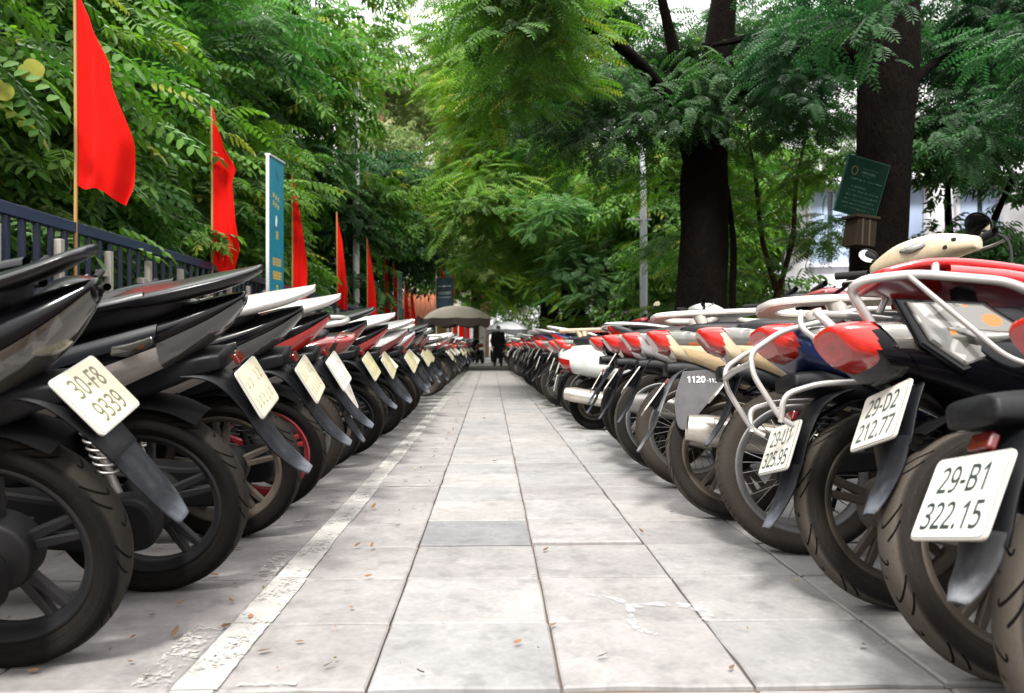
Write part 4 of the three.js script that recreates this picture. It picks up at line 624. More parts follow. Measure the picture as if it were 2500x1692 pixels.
makeBike({ tail: 'vision', pos: [-.93, 0, -7.42], turn: 177, lean: 15, rail: 'wing', railM: M.whitebar, body: M.silver, lower: M.greybeige, plate: 'b', lens: M.lens, q: .5,
  label: 'silver scooter, eleventh in the left row', group: LG });
makeBike({ tail: 'sport', pos: [-.94, 0, -7.95], turn: 178, lean: 14, rail: 'wing', railM: M.dkgrey, body: M.black, lower: M.white, plate: 'c', q: .5,
  label: 'black scooter with white side strip, twelfth in the left row', group: LG });
makeBike({ name: 'motorbike', tail: 'wave', pos: [-.93, 0, -11.3], turn: 164, lean: 11, R: .28, tw: .085, wheel: 'spoke', rim: M.alloyTan, tread: 'block', rail: 'loop', railM: M.silver, body: M.dkgrey, lower: M.silver, plate: null, lens: M.lensdark, signal: M.clear,
  label: 'grey motorbike with bare spoked rear wheel showing in a gap of the left row', group: LG });

// ---------------------------------------------------------------- right row: noses away from the path, leaning away from the camera
const RG = 'motorbikes in the right row';
const bars = (big) => (t, S) => {
  const cb = [];
  for (const s of [-1, 1]) {
    if (big) {
      cb.push(poly([[.34, .66, s * .155], [.22, .74, s * .155], [.02, .835, s * .15], [-.18, .855, s * .14], [-.285, .85, s * .115], [-.30, .84, s * .08], [-.23, .74, s * .05], [-.155, .625, s * .035]], .0108));
      cb.push(poly([[-.20, .855, s * .14], [-.03, .66, s * .165], [.02, .635, s * .175], [.12, .68, s * .17], [.125, .80, s * .16], [.02, .83, s * .15]], .006));
      cb.push(poly([[-.12, .855, s * .12], [-.10, .90, s * .10]], .009));
    } else {
      cb.push(poly([[.05, .80, s * .12], [-.10, .795, s * .125], [-.20, .76, s * .125], [-.315, .735, s * .12], [-.40, .68, s * .10], [-.40, .62, s * .10], [-.335, .50, s * .10], [-.30, .48, s * .10]], .0078));
      cb.push(poly([[-.255, .79, s * .12], [-.27, .74, s * .135], [-.10, .595, s * .15]], .0078));
      cb.push(poly([[-.335, .49, s * .10], [-.33, .56, s * .12], [-.24, .585, s * .14], [-.10, .59, s * .15], [.10, .56, s * .165], [.30, .515, s * .165]], .0085));
      cb.push(poly([[.02, .575, s * .158], [.02, .625, s * .16], [.06, .645, s * .16], [.20, .64, s * .15]], .0078));
    }
  }
  const b = [tube([[-.155, .625, -.035], [-.155, .625, .035]], .0115, 2, 8)];
  if (big) for (const s of [-1, 1]) {
    S('signal_frame', ext(sh([[-.225, .805], [-.02, .80], [.055, .745], [.03, .675], [-.10, .635], [-.185, .70]]), .02, .006).translate(0, 0, s * .114), M.black);
    S('turn_signal', memo('bigsig' + s, () => { const g = ext(sh([[-.205, .795], [-.03, .79], [.04, .742], [.015, .685], [-.095, .65], [-.165, .705]]), .02, .006).translate(0, 0, s * .122), u = g.attributes.uv; for (let i = 0; i < u.count; i++) u.setXY(i, (u.getX(i) + .2) * 3, (u.getY(i) - .65) * 4); return g; }), M.clear);
  }
  S('crash_bar', flat(big ? [...cb, ...b] : [...cb, tube([[-.40, .65, -.10], [-.41, .65, 0], [-.40, .65, .10]], .0095, 6, 8)]), M.barSilver);
};
TAILS.wave.wing = [[.30, .835, .10, .012, .02, 3], [.16, .868, .122, .014, .022, 3], [.0, .893, .122, .014, .022, 3], [-.12, .90, .11, .014, .02, 2.8], [-.21, .89, .075, .010, .02, 2.6]];
makeBike({ name: 'motorbike', tail: 'wave', pos: [1.02, 0, -1.10], turn: 1.5, lean: 13.5, gy: .03, fs: .62, tx: .19, R: .27, tw: .10, tread: 'dusty', rail: 'none', body: M.dkgrey, lower: M.dkgrey, flapM: M.flapLight, plate: 'B1', slope: 28, muffler: true, mirrors: [],
  label: 'motorbike with white plate 29-B1 322.15 in the bottom right corner', group: RG });
makeBike({ name: 'motorbike', tail: 'wave', pos: [1.11, 0, -1.62], turn: 3.5, lean: 17, R: .27, tw: .115, gx: .072, gy: .115, rim: M.alloyTan, tread: 'dusty', rail: 'wing', railM: M.redpaint, body: M.black, lower: M.black, plate: 'D2', slope: 26, extra: bars(true), noUnder: true, mirrors: [], hub: M.alloyTan,
  label: 'black motorbike with chrome tail bars, red wing and plate 29-D2 212.77', group: RG });
makeBike({ name: 'motorbike', tail: 'wave', pos: [1.105, 0, -2.11], turn: 4, lean: 14, gy: -.02, R: .27, tw: .11, rim: M.alloyTan, tread: 'dusty', rail: 'carrier', body: M.navy, lower: M.navy, upper: M.silver, plate: 'U1', slope: 23, extra: bars(false), mirrors: [1], mirrorUp: .16, mScale: .9, hub: M.alloyTan,
  label: 'navy blue motorbike with white tube bars and plate 29-U1 325.95', group: RG });
makeBike({ name: 'motorbike', tail: 'wave', pos: [1.055, 0, -2.68], turn: -9, lean: 11, R: .285, tw: .09, wheel: 'spoke', rim: M.rimSilver, tread: 'block', rail: 'none', body: M.cream, lower: M.tan, plate: 'a', slope: 38, gy: .12, gx: .05, mirrors: [-1], muffler: false,
  label: 'cream motorbike with chrome spoked wheel, between the navy one and the one marked 1120', group: RG });
makeBike({ name: 'motorbike', tail: 'wave', pos: [.985, 0, -3.22], turn: -7, lean: 11, R: .27, tw: .105, rim: M.alloyTan, tread: 'dusty', rail: 'carrier', railM: M.whitebar, body: M.cream, upper: M.white, lower: M.tan, plate: 'b', slope: 36, gy: .03, gx: -.02, guardM: M.flapLight, flapM: M.flapLight, muffler: M.muffler, mirrors: [-1], mirrorUp: .05, mScale: .7, mTilt: 35, hx: -.13, hy: .05, steer: 34,
  label: 'cream motorbike with silver muffler and 1120 chalked on its mudguard', group: RG,
  extra: (t, S, tb) => {
    const tex = ctex(256, 96, (c, w, h) => { c.clearRect(0, 0, w, h); c.fillStyle = '#f4efe8'; c.strokeStyle = '#f4efe8'; c.lineWidth = 2; c.font = '58px sans-serif'; c.textBaseline = 'middle'; c.fillText('1120', 8, 50); c.strokeText('1120', 8, 50); c.font = '36px sans-serif'; c.fillText('·113', 148, 58); });
    const g = new THREE.PlaneGeometry(.15, .056); g.translate(-.115, .562, .0765);
    S('chalk_writing', g, new THREE.MeshStandardMaterial({ map: tex, transparent: true, alphaTest: .4, roughness: .9 }));
    S('guard_side', ext(shS([[-.20, .595], [-.02, .605], [.14, .59], [.15, .545], [.04, .535], [-.06, .50], [-.13, .43], [-.18, .36], [-.225, .37], [-.235, .48]]), .012, .003).translate(0, 0, .068), std(.17, .16, .16, .75, { map: dustTex }));
    // instrument cowl with switches, seen from the saddle side
    const ic = S('instrument_cowl', loft([[-.27, 1.085, .028, .028, .03], [-.20, 1.10, .055, .042, .05], [-.08, 1.125, .075, .05, .085], [.08, 1.125, .075, .05, .085], [.20, 1.10, .055, .042, .05], [.27, 1.085, .028, .028, .03]], { seg: 24, sub: 4 }).rotateY(-Math.PI / 2).translate(.75, 0, 0), M.cream); tb(ic, -.07 + .75 * .16, 1.1 * .16 - .05); ic.scale.setScalar(.84);
    for (const [x, y, z] of [[.70, 1.11, .19], [.695, 1.085, .15]]) S('switch', bx(.02, .018, .022, x, y, z, .004), M.rubber, ic);
    S('instrument_glass', new THREE.SphereGeometry(1, 20, 10, 0, Math.PI * 2, 0, Math.PI / 2).scale(.05, .02, .085).rotateZ(.9).translate(.695, 1.135, 0), M.clear, ic);
  } });
makeBike({ name: 'motorbike', tail: 'wave', pos: [1.0, 0, -3.95], turn: -6, lean: 10, R: .28, tw: .09, wheel: 'spoke', rim: M.alloy, tread: 'block', rail: 'none', body: M.silver, lower: M.silver, upper: M.white, plate: 'a', slope: 36, gy: .08, tw2: 1,
  label: 'silver motorbike with dusty spoked wheel, sixth from the near end of the right row', group: RG });
makeBike({ name: 'motorbike', tail: 'wave', pos: [.98, 0, -4.5], turn: -5, lean: 11, R: .28, tw: .095, wheel: 'spoke', rim: M.rimSilver, tread: 'dusty', rail: 'none', body: M.maroon, lower: M.silver, plate: 'b', slope: 34, gy: .05, muffler: true,
  label: 'dark red motorbike with grey mudguard, seventh from the near end of the right row', group: RG });
makeBike({ name: 'motorbike', tail: 'vision', pos: [1.01, 0, -5.0], turn: -3, lean: 10, R: .27, tw: .10, tread: 'dark', rail: 'loop', body: M.dkgrey, lower: M.white, plate: 'd', slope: 32, lens: M.lens,
  label: 'dark grey motorbike with white underside, eighth from the near end of the right row', group: RG });
makeBike({ name: 'motorbike', tail: 'wave', pos: [1.03, 0, -5.5], turn: -3, lean: 11, R: .27, tw: .10, rail: 'none', body: M.black, lower: M.silver, plate: 'b', slope: 30,
  label: 'black motorbike just before the white rounded scooter in the right row', group: RG });
TAILS.classic = { ...TAILS.vision, cowl: [[.62, .50, .15, .16, .14], [.42, .55, .185, .15, .16], [.18, .585, .20, .135, .17], [-.02, .60, .195, .12, .165], [-.17, .605, .165, .10, .14], [-.27, .615, .10, .07, .10], [-.31, .62, .05, .03, .05]], lampX: [4, 6],
  seat: [[.80, .69, .08, .03, .05], [.60, .72, .14, .04, .08], [.35, .745, .15, .04, .08], [.05, .755, .14, .04, .07], [-.12, .755, .10, .03, .05], [-.18, .75, .05, .012, .03]],
  guard: [[.2, .50, .05, .012], [.05, .50, .055, .012], [-.12, .49, .06, .012], [-.24, .45, .062, .012], [-.29, .37, .06, .012], [-.31, .30, .055, .012]], flap: [[-.305, .32, .055, .012], [-.315, .27, .052, .012], [-.325, .23, .048, .010], [-.34, .19, .04, .006]], plate: [-.30, .38, 12] };
makeBike({ name: 'white_scooter', cat: 'scooter', tail: 'classic', pos: [.87, 0, -6.75], turn: -24, lean: 3, R: .215, tw: .115, base: 1.2, wheel: 'small', rim: M.alloyTan, tread: 'dark', rail: 'carrier', railM: M.cream, body: M.mint, lower: null, lens: M.lens, plate: 'd', muffler: M.muffler, guardM: M.plastic, flapM: M.plastic, mirrorUp: .15,
  label: 'white rounded scooter with small wheels and silver muffler in the right row',
  extra: (t, S) => {
    const tex = ctex(256, 48, (c, w, h) => { c.clearRect(0, 0, w, h); c.fillStyle = '#57503f'; c.font = 'italic 40px serif'; c.textBaseline = 'middle'; c.textAlign = 'center'; c.save(); c.translate(w / 2, h / 2); c.scale(1.35, 1); c.fillText('Lambro', 0, 2); c.restore(); });
    S('badge', new THREE.PlaneGeometry(.15, .028).rotateZ(-.12).translate(.08, .62, .207), new THREE.MeshStandardMaterial({ map: tex, transparent: true, alphaTest: .35, roughness: .5, metalness: .4 }));
    for (const s of [-1, 1]) S('turn_signal', loft([[-.02, .0, .02, .022, .02], [-.07, .0, .028, .026, .022], [-.11, 0, .01, .012, .01]], { seg: 12 }).translate(-.15, .69, s * .12), M.lens);
  } });
// ---------------------------------------------------------------- the rows run on: copies too small to show much of themselves
{
  const R = rng(31);
  const LB = 'distant motorbikes far down the left row', RB = 'distant motorbikes far down the right row', CB = 'motorbikes across the far end of the path';
  const cl = 'small distant motorbike in the cluster across the far end of the path';
  const protoL = [
    { body: M.black, lower: M.greybeige, railM: M.white, tail: 'sport', rail: 'wing', lens: M.smoke, plate: 'c' }, { body: M.white, lower: M.silver, railM: M.white, tail: 'sport', rail: 'wing', lens: M.lens, plate: 'b' },
    { body: M.dkgrey, lower: M.white, railM: M.silver, tail: 'vision', rail: 'wing', lens: M.lensdark, plate: 'd' }, { body: M.silver, lower: M.dkgrey, railM: M.dkgrey, tail: 'sport', rail: 'wing', lens: M.lens, plate: 'c' },
    { body: M.black, lower: M.white, railM: M.whitebar, tail: 'vision', rail: 'wing', lens: M.lens, plate: 'b' },
    { body: M.redpaint, lower: M.black, tail: 'wave', rail: 'loop', lens: M.lensdark, plate: 'd' }, { body: M.navy, lower: M.silver, tail: 'sport', rail: 'none', lens: M.lens, plate: 'a' }, { body: M.silver, lower: M.white, tail: 'wave', rail: 'carrier', lens: M.lens, plate: 'c' }];
  const protoR = [
    { keepMirrors: true, body: M.maroon, lower: M.silver, tail: 'wave', rail: 'none', plate: 'a' }, { body: M.black, lower: M.silver, tail: 'vision', rail: 'loop', lens: M.lens, plate: 'd' }, { body: M.redpaint, lower: M.white, tail: 'wave', rail: 'none', plate: 'b' },
    { body: M.silver, lower: M.white, tail: 'wave', rail: 'carrier', plate: 'a' }, { body: M.navy, lower: M.navy, upper: M.silver, tail: 'sport', rail: 'wing', railM: M.white, lens: M.lens, plate: 'd' }, { body: M.white, lower: M.silver, tail: 'wave', rail: 'loop', plate: 'b' }];
  const place = (proto, used, o) => {
    let b; if (!used.has(proto)) { b = makeBike({ mirrorUp: .1, mScale: .75, ...proto, ...o, q: .4, R: .265, tread: 'dusty', rim: M.alloy, wheel: proto.tail === 'wave' ? 'spoke' : 'alloy', gy: proto.tail === 'wave' ? .06 : 0 }); used.set(proto, b); }
    else { const s = used.get(proto); b = s.clone(); b.name = numbered(s.name.replace(/_\d+$/, '')); scene.add(b); b.position.set(...o.pos); b.rotation.set(-D(o.lean), D(o.turn), 0, 'YXZ'); b.userData = { label: o.label, category: s.userData.category, group: o.group }; }
    return b;
  };
  const uL = new Map(), uR = new Map();
  const NTH = ['thirteenth', 'fourteenth', 'fifteenth', 'sixteenth', 'seventeenth', 'eighteenth', 'nineteenth', 'twentieth', 'twenty-first', 'twenty-second'], NTR = ['eleventh', 'twelfth', ...NTH];
  const LOOKL = ['white-winged black', 'white', 'dark grey', 'dark-winged silver', 'white-sided black', 'red', 'navy', 'silver carrier-topped'], LOOKR = ['dark red', 'black chrome-looped', 'bright red', 'silver', 'navy blue', 'white'];
  let nl = 0, nr = 0;
  for (let z = 8.5, i = 0; z < 29; z += .52 + R() * .28, i++) {
    if (z > 10.9 && z < 11.8) continue;
    const x = (z > 8.3 && z < 10.9 ? -1.03 : lerp(-.95, -.92, z / 30)) + (R() - .5) * .12;
    const kl = (i * 3 + (R() * 3 | 0)) % 8; const ll = nl < 10 ? `${LOOKL[kl]} motorbike, ${NTH[nl++]} from the left row's start` : `small motorbike far down the left row, ${LOOKL[kl]}`;
    place(protoL[kl], uL, { pos: [x, 0, -z], turn: 177 + (R() - .5) * 9, lean: 8 + R() * 10, label: ll, group: LB });
  }
  for (let z = 7.5, i = 0; z < 26; z += .52 + R() * .28, i++) {
    const x = lerp(.93, .74, Math.min(1, (z - 7) / 18)) + (R() - .5) * .12;
    const kr = (i * 2 + (R() * 3 | 0)) % 6; const rl = nr < 12 ? `${LOOKR[kr]} motorbike, ${NTR[nr++]} from the right row's near end` : `small motorbike far down the right row, ${LOOKR[kr]}`;
    place(protoR[kr], uR, { pos: [x, 0, -z], turn: -3 + (R() - .5) * 9, lean: 7 + R() * 8, label: rl, group: RB });
  }
  // cluster across the end, and a second line seen over the saddles on the right
  for (let i = 0; i < 16; i++) place((i % 2 ? protoR : protoL)[i % 5], i % 2 ? uR : uL, { pos: [lerp(-5.5, 1.6, i / 15) + (R() - .5) * .2, 0, -34.5 - R() * 3 + (i % 2) * 2], turn: 80 + R() * 30 + (i % 3 ? 0 : 180), lean: 8, label: `${cl}, ${(i % 2 ? LOOKR : LOOKL)[i % 5]}`.replace('small distant motorbike in', 'motorbike in'), group: CB });
  for (let z = 6.5, i = 0; z < 24; z += .95 + R() * .3, i++) place(protoR[(i + 2) % 6], uR, { pos: [4.55 + R() * .25, 0, -z], turn: 172 + R() * 8, lean: 12, label: `${LOOKR[(i + 2) % 6]} motorbike in the second line beyond the right row`, group: 'second line of motorbikes beyond the right row' });
}

// ---------------------------------------------------------------- buildings
const wallM = std(.84, .83, .87, .8, { map: paintDust }), wallS = std(.70, .70, .78, .8, { map: paintDust }), shutM = std(.34, .42, .60, .6), paneM = std(.05, .07, .08, .12);
{
  const b = thing('white_house', 'white plastered house with tall windows seen between the trees on the right', 'house', [11.6, 0, -19.5], -.18);
  part('wall', [bx(8.4, 7.4, .4, 0, 3.7, -.2)], wallM, b);
  part('ledge', [bx(8.5, .22, .3, 0, 2.15, .15, .01), bx(8.5, .14, .22, 0, 6.2, .12, .01)], wallS, b);
  for (const x of [-3.1, -1.35, .4, 2.15, 3.6]) for (const y of [3.7, 1.05]) {
    const w = part('window', [bx(.1, 1.9, .14, x - .5, y, .03), bx(.1, 1.9, .14, x + .5, y, .03), bx(1.1, .1, .14, x, y + .95, .03), bx(1.16, .1, .2, x, y - .95, .05)], wallS, b);
    part('pane', bx(.9, 1.8, .04, x, y, .012), paneM, w); for (const s of [-1, 1]) part('shutter', bx(.38, 1.78, .05, x + s * .25, y, .06, .006), shutM, w); part('awning', bx(1.2, .08, .5, x, y + 1.05, .28).rotateX(0), wallS, w);
  }
}
{
  const tiled = std(.42, .13, .06, .8, { map: paintDust }), dk = std(.05, .045, .04, .9, { map: dustTex }), ochre = std(.62, .42, .18, .85, { map: paintDust });
  const h = thing('tiled_hut', 'small ochre hut with orange tiled roof and dark lower eave, beyond the far flags', 'hut', [-3.05, 0, -34.2], .12);
  part('wall', bx(2.3, 1.9, 2, 0, .95, 0), ochre, h); part('door', bx(.6, 1.3, .05, .65, .65, 1.02, .01), std(.50, .20, .06, .7), h);
  const rf = part('roof', [bx(2.7, .08, 2.0, 0, 2.36, .25).rotateX(.0)], tiled, h); rf.geometry = flat([bx(2.6, .07, 1.9, 0, 0, 0).rotateX(.62).translate(0, 2.35, .3)]);
  const tg = new THREE.CylinderGeometry(.09, .09, 1.9, 8, 1, false, 0, Math.PI).rotateZ(0).rotateX(Math.PI / 2).rotateZ(0);
  for (let i = 0; i < 13; i++) { const t = new THREE.Mesh(tg, tiled); t.name = 'roof_tile'; t.position.set(-1.2 + i * .2, 2.38, .33); t.rotation.x = .62; t.castShadow = true; rf.add(t); }
  const ev = part('eave', bx(1.9, .12, 1.1, 0, 0, 0).rotateX(.5).rotateZ(-.42).translate(-.25, 1.72, 1.35), dk, h);
}
// cream house fronts closing the view far beyond the path
for (const [x, z, w, hh, c, l] of [[-3.2, -66, 6, 6.5, [.78, .70, .54], 'cream house front beyond the brown parasol at the far end'], [12.5, -58, 9, 5, [.76, .70, .60], 'pale yellow wall far behind the lamp post']]) {
  const b = thing('far_house', l, 'house', [x, 0, z]); const m = std(...c, .8, { map: paintDust }); part('wall', bx(w, hh, 4, 0, hh / 2, 0), m, b); part('roof', bx(w + .4, .3, 4.4, 0, hh + .15, 0), std(.3, .12, .08, .8), b);
  for (let i = 0; i < w / 1.5 - 1; i++) for (const y of [1.5, 4]) { const wi = part('window', bx(.9, 1.5, .1, -w / 2 + 1.2 + i * 1.5, y, 2.03), wallS, b); part('pane', bx(.74, 1.34, .06, -w / 2 + 1.2 + i * 1.5, y, 2.07), paneM, wi); }
}
// ---------------------------------------------------------------- flags along the fence
const flagM = new THREE.MeshPhysicalMaterial({ color: new THREE.Color().setRGB(.62, .006, .003), roughness: .75, specularIntensity: .15, transmission: .35, thickness: 0, side: THREE.DoubleSide, bumpMap: vinylBump, bumpScale: .0005 });
flagM.roughness = .97;
const bambooM = std(.33, .18, .05, .55, { map: paintDust });
function flagGeo(H, prof, seed, fold, skew = 0) {
  const R = rng(seed), a = R() * 6, b = R() * 6, nu = 44, nv = 22, pos = [], uv = [], idx = [];
  const w = u => { for (let i = 1; i < prof.length; i++) if (u <= prof[i][0]) { const t = (u - prof[i - 1][0]) / (prof[i][0] - prof[i - 1][0]); return lerp(prof[i - 1][1], prof[i][1], t * t * (3 - 2 * t) * .5 + t * .5); } return prof[prof.length - 1][1]; };
  for (let i = 0; i <= nu; i++) for (let j = 0; j <= nv; j++) {
    const u = i / nu, v = j / nv, W = w(u), amp = fold * (.25 + u) * v;
    const x = v * W + .012 * Math.sin(u * 5 + v * 7 + a) * v, z = amp * Math.sin(v * (7 + 2 * Math.sin(u * 3 + a)) + u * 2.2 + b) + .3 * amp * Math.sin(v * 17 + u * 5 + a), y = -u * H - v * (skew + .12 * u) + .02 * Math.sin(v * 9 + b) * u;
    pos.push(x, y, z); uv.push(v, u);
  }
  for (let i = 0; i < nu; i++) for (let j = 0; j < nv; j++) { const p = i * (nv + 1) + j, q = p + nv + 1; idx.push(p, q, p + 1, p + 1, q, q + 1); }
  const g = new THREE.BufferGeometry(); g.setAttribute('position', new THREE.Float32BufferAttribute(pos, 3)); g.setAttribute('uv', new THREE.Float32BufferAttribute(uv, 2)); g.setIndex(idx); g.computeVertexNormals(); return g;
}
const P1 = [[0, .012], [.16, .11], [.36, .235], [.42, .235], [.72, .36], [.9, .345], [1, .31]], P2 = [[0, .012], [.2, .12], [.34, .24], [.42, .20], [.62, .22], [.8, .26], [.9, .22], [1, .20]], P3 = [[0, .012], [.3, .12], [.5, .16], [.7, .19], [1, .21]], P4 = [[0, .012], [.3, .10], [.6, .15], [.75, .19], [1, .2]];
const FL = [[-5.68, P1, 1, .075, 1.36, 'nearest red flag, wide and hanging limp from a bamboo pole at the upper left'], [-8.42, P2, 2, .05, 1.64, 'red flag with a small corner blowing out, second from the left'], [-11.8, P3, 3, .045, 1.7, 'smooth narrow red flag just right of the teal banner'], [-15.2, P4, 4, .05, 1.7, 'red flag with slanted lower edge just left of the white post'],
  [-18.9, P3, 5, .06, 1.7, 'red flag just right of the white post'], [-21.9, P4, 6, .05, 1.7, 'red flag sixth from the left, left of a close pair'], [-24.0, P3, 7, .05, 1.65, 'red flag seventh from the left, right of a close pair'], [-25.6, P4, 8, .05, 1.5, 'low red flag touching the far white banner'], [-27.6, P3, 9, .05, 1.3, 'last and smallest red flag right of the far white banner']];
for (const [z, p, s, f, H, l] of FL) {
  const t = thing('red_flag', l, 'flag', [-2.9 + (z < -24 ? .15 : 0), 0, z], 0, 'red flags along the blue fence'); const top = z < -25 ? 2.75 : 3.2;
  part('pole', tube([[0, .9, 0], [.008, 2, .004], [0, top + .04, 0]], .013, 8, 8), bambooM, t);
  const c = part('cloth', flagGeo(H, p, s * 11, f, s === 1 ? .0 : .05), flagM, t); c.position.set(.006, top, 0); c.rotation.y = s === 1 ? .12 : -.1 + (s % 3) * .12;
}
// ---------------------------------------------------------------- banners
{
  const tx = ctex(256, 1024, (c, w, h) => {
    c.fillStyle = '#0c7f98'; c.fillRect(0, 0, w, h); const R = rng(3); for (let i = 0; i < 500; i++) { c.fillStyle = `rgba(0,60,80,${R() * .08})`; c.fillRect(R() * w, R() * h, 30, 20); }
    c.fillStyle = '#0b4f66'; for (const x of [110, 130, 150]) c.fillRect(x, 50 + (x - 110), 12, 46);
    c.fillStyle = '#c9a63e'; for (let i = 0; i < 3; i++) for (let k = 0; k < 2; k++) { c.fillRect(60 + i * 42, 190 + k * 44 + i * 8, 24, 26); }
    for (let r = 0; r < 7; r++) { if (r === 1) continue; const n = [1, 0, 3, 4, 1, 3, 3][r], y = 400 + r * 76; for (let i = 0; i < n; i++) { const x = (n === 1 ? 116 : 60) + i * (n === 4 ? 38 : 52); c.fillRect(x, y, 40, 46); c.fillStyle = '#0c7f98'; c.fillRect(x + 10, y + 12, 16, 7); c.fillRect(x + 10 + R() * 8, y + 30, 18, 6); c.fillStyle = '#c9a63e'; } }
    c.fillStyle = '#e7ecea'; c.beginPath(); c.ellipse(120, 345, 18, 34, .1, 0, 7); c.fill(); c.fillStyle = '#7d3a40'; c.fillRect(104, 376, 30, 10);
  });
  const face = new THREE.MeshStandardMaterial({ map: tx, roughness: .5 }), wh = std(.50, .52, .52, .6), backM = std(.06, .25, .30, .5);
  for (const [x, z, top, l] of [[-2.62, -9.5, 2.95, 'tall teal banner board with yellow marks between the second and third flags'], [-2.6, -22.6, 2.8, 'far pale-edged teal banner board among the last flags']]) {
    const t = thing('banner_board', l, 'sign', [x, 0, z], -.12); const h = 2.2;
    part('board', bx(.03, h, .44, 0, top - h / 2, -.24, .004), backM, t);
    part('edge', [bx(.036, h + .01, .02, 0, top - h / 2, -.005), bx(.065, .02, .48, 0, top + .01, -.24)], wh, t);
    part('print', new THREE.PlaneGeometry(.44, h - .02).rotateY(Math.PI / 2).translate(.0165, top - h / 2, -.24), face, t);
    part('post', [tube([[0, 0, -.1], [0, .9, -.1]], .02, 2, 8), tube([[0, 0, -.38], [0, .9, -.38]], .02, 2, 8)], wh, t);
  }
  // dark blue board on posts with coloured flags above
  const b = thing('notice_board', 'dark blue notice board on a yellow pole beside the tiled hut', 'sign', [-1.95, 0, -28.6], -.5);
  const bt = ctex(128, 256, (c, w, h) => { c.fillStyle = '#2a3f4d'; c.fillRect(0, 0, w, h); c.fillStyle = '#9aa6a8'; for (const y of [60, 110, 122, 150]) c.fillRect(14, y, w - 28, 8); });
  part('board', bx(.7, 1.15, .05, .38, 2.55, 0, .006), std(.03, .06, .08, .5), b); part('print', new THREE.PlaneGeometry(.68, 1.12).translate(.38, 2.55, .027), new THREE.MeshStandardMaterial({ map: bt, roughness: .5 }), b);
  part('post', [tube([[0, 0, -.04], [0, 3.5, -.04]], .03, 2, 8)], std(.62, .55, .42, .5), b); part('post', [tube([[.66, 0, -.05], [.66, 2.3, -.05]], .025, 2, 8)], std(.6, .6, .58, .5), b);
  for (const [x, z, c, l] of [[-1.8, -28.75, [.78, .015, .008], 'small red flag above the dark blue notice board'], [-1.62, -28.9, [.10, .52, .66], 'small light blue flag above the dark blue notice board'], [-1.48, -29.05, [.80, .22, .02], 'small orange flag above the dark blue notice board']]) {
    const t = thing('small_flag', l, 'flag', [x, 0, z]); part('pole', tube([[0, .2, 0], [0, 3.75, 0]], .015, 2, 6), bambooM, t);
    const cl = part('cloth', flagGeo(1.0, [[0, .05], [.4, .16], [1, .22]], 50 + z * 3, .05, .1), new THREE.MeshPhysicalMaterial({ color: new THREE.Color().setRGB(...c), roughness: .9, side: THREE.DoubleSide }), t); cl.position.y = 3.72;
  }
}
// ---------------------------------------------------------------- posts and lamps
const galv = std(.52, .54, .57, .45, { metalness: .25, map: paintDust }), whiteP = std(.76, .77, .78, .5, { map: paintDust });
{
  const t = thing('lamp_post', 'grey steel lamp post with a lamp arm reaching left, before the large black trunk', 'lamp post', [3.14, 0, -16.4]);
  part('post', taper([[0, 0, 0], [0, 2.5, 0], [-.02, 5.0, 0]], [.085, .08, .055], 14, 3), galv, t);
  part('arm', taper([[-.02, 4.75, 0], [-.5, 5.05, .3], [-.85, 5.25, .5]], [.035, .03, .03], 8, 4), galv, t); part('bracket', bx(.5, .035, .035, -.1, 3.3, .05), galv, t);
  part('lamp_head', loft([[-.25, 0, .05, .04, .03], [0, .01, .085, .055, .04], [.25, 0, .05, .04, .03]], { seg: 14 }).rotateZ(-.5).translate(-.92, 5.34, .52), std(.35, .25, .14, .5), t);
}
{
  const t = thing('white_post', 'white round post with black scribbles between the fourth and fifth flags', 'post', [-3.3, 0, -19.8]);
  part('post', taper([[0, 0, 0], [0, 4, 0], [0, 8.5, 0]], [.085, .08, .065], 14, 3), whiteP, t);
  const sc = ctex(64, 256, (c, w, h) => { c.clearRect(0, 0, w, h); c.strokeStyle = '#222'; c.lineWidth = 5; const R = rng(6); for (let i = 0; i < 9; i++) { const y = 20 + i * 25; c.beginPath(); c.moveTo(14 + R() * 10, y); c.lineTo(30 + R() * 20, y + 14 + R() * 14); c.stroke(); } });
  part('scribble', new THREE.CylinderGeometry(.0835, .084, .9, 14, 1, true, -.6, 1.6).translate(0, 3.35, 0), new THREE.MeshStandardMaterial({ map: sc, transparent: true, alphaTest: .4, roughness: .7 }), t);
  const u = thing('white_post', 'second white post, its top showing through the leaves left of the scribbled one', 'post', [-5.0, 0, -26]); part('post', taper([[0, 0, 0], [0, 5, 0], [0, 10.2, 0]], [.09, .085, .07], 14, 3), whiteP, u); part('cap', new THREE.SphereGeometry(.08, 12, 8).scale(1, .6, 1).translate(0, 10.2, 0), whiteP, u);
}
{
  const t = thing('globe_lamp', 'white park lamp with a cluster of globes above the grey parasol', 'lamp post', [1.35, 0, -44]);
  part('post', taper([[0, 0, 0], [0, 1.6, 0], [0, 3.1, 0]], [.1, .07, .05], 12, 3), whiteP, t);
  for (let i = 0; i < 5; i++) { const a = i / 5 * Math.PI * 2, x = Math.cos(a) * .55, z = Math.sin(a) * .55; part('arm', tube([[0, 2.55, 0], [x * .6, 2.45, z * .6], [x, 2.6, z]], .03, 6, 6), whiteP, t); part('globe', new THREE.SphereGeometry(.19, 14, 10).translate(x, 2.78, z), whiteP, t); }
  part('finial', new THREE.SphereGeometry(.14, 12, 8).scale(1, 1.8, 1).translate(0, 3.25, 0), whiteP, t);
}
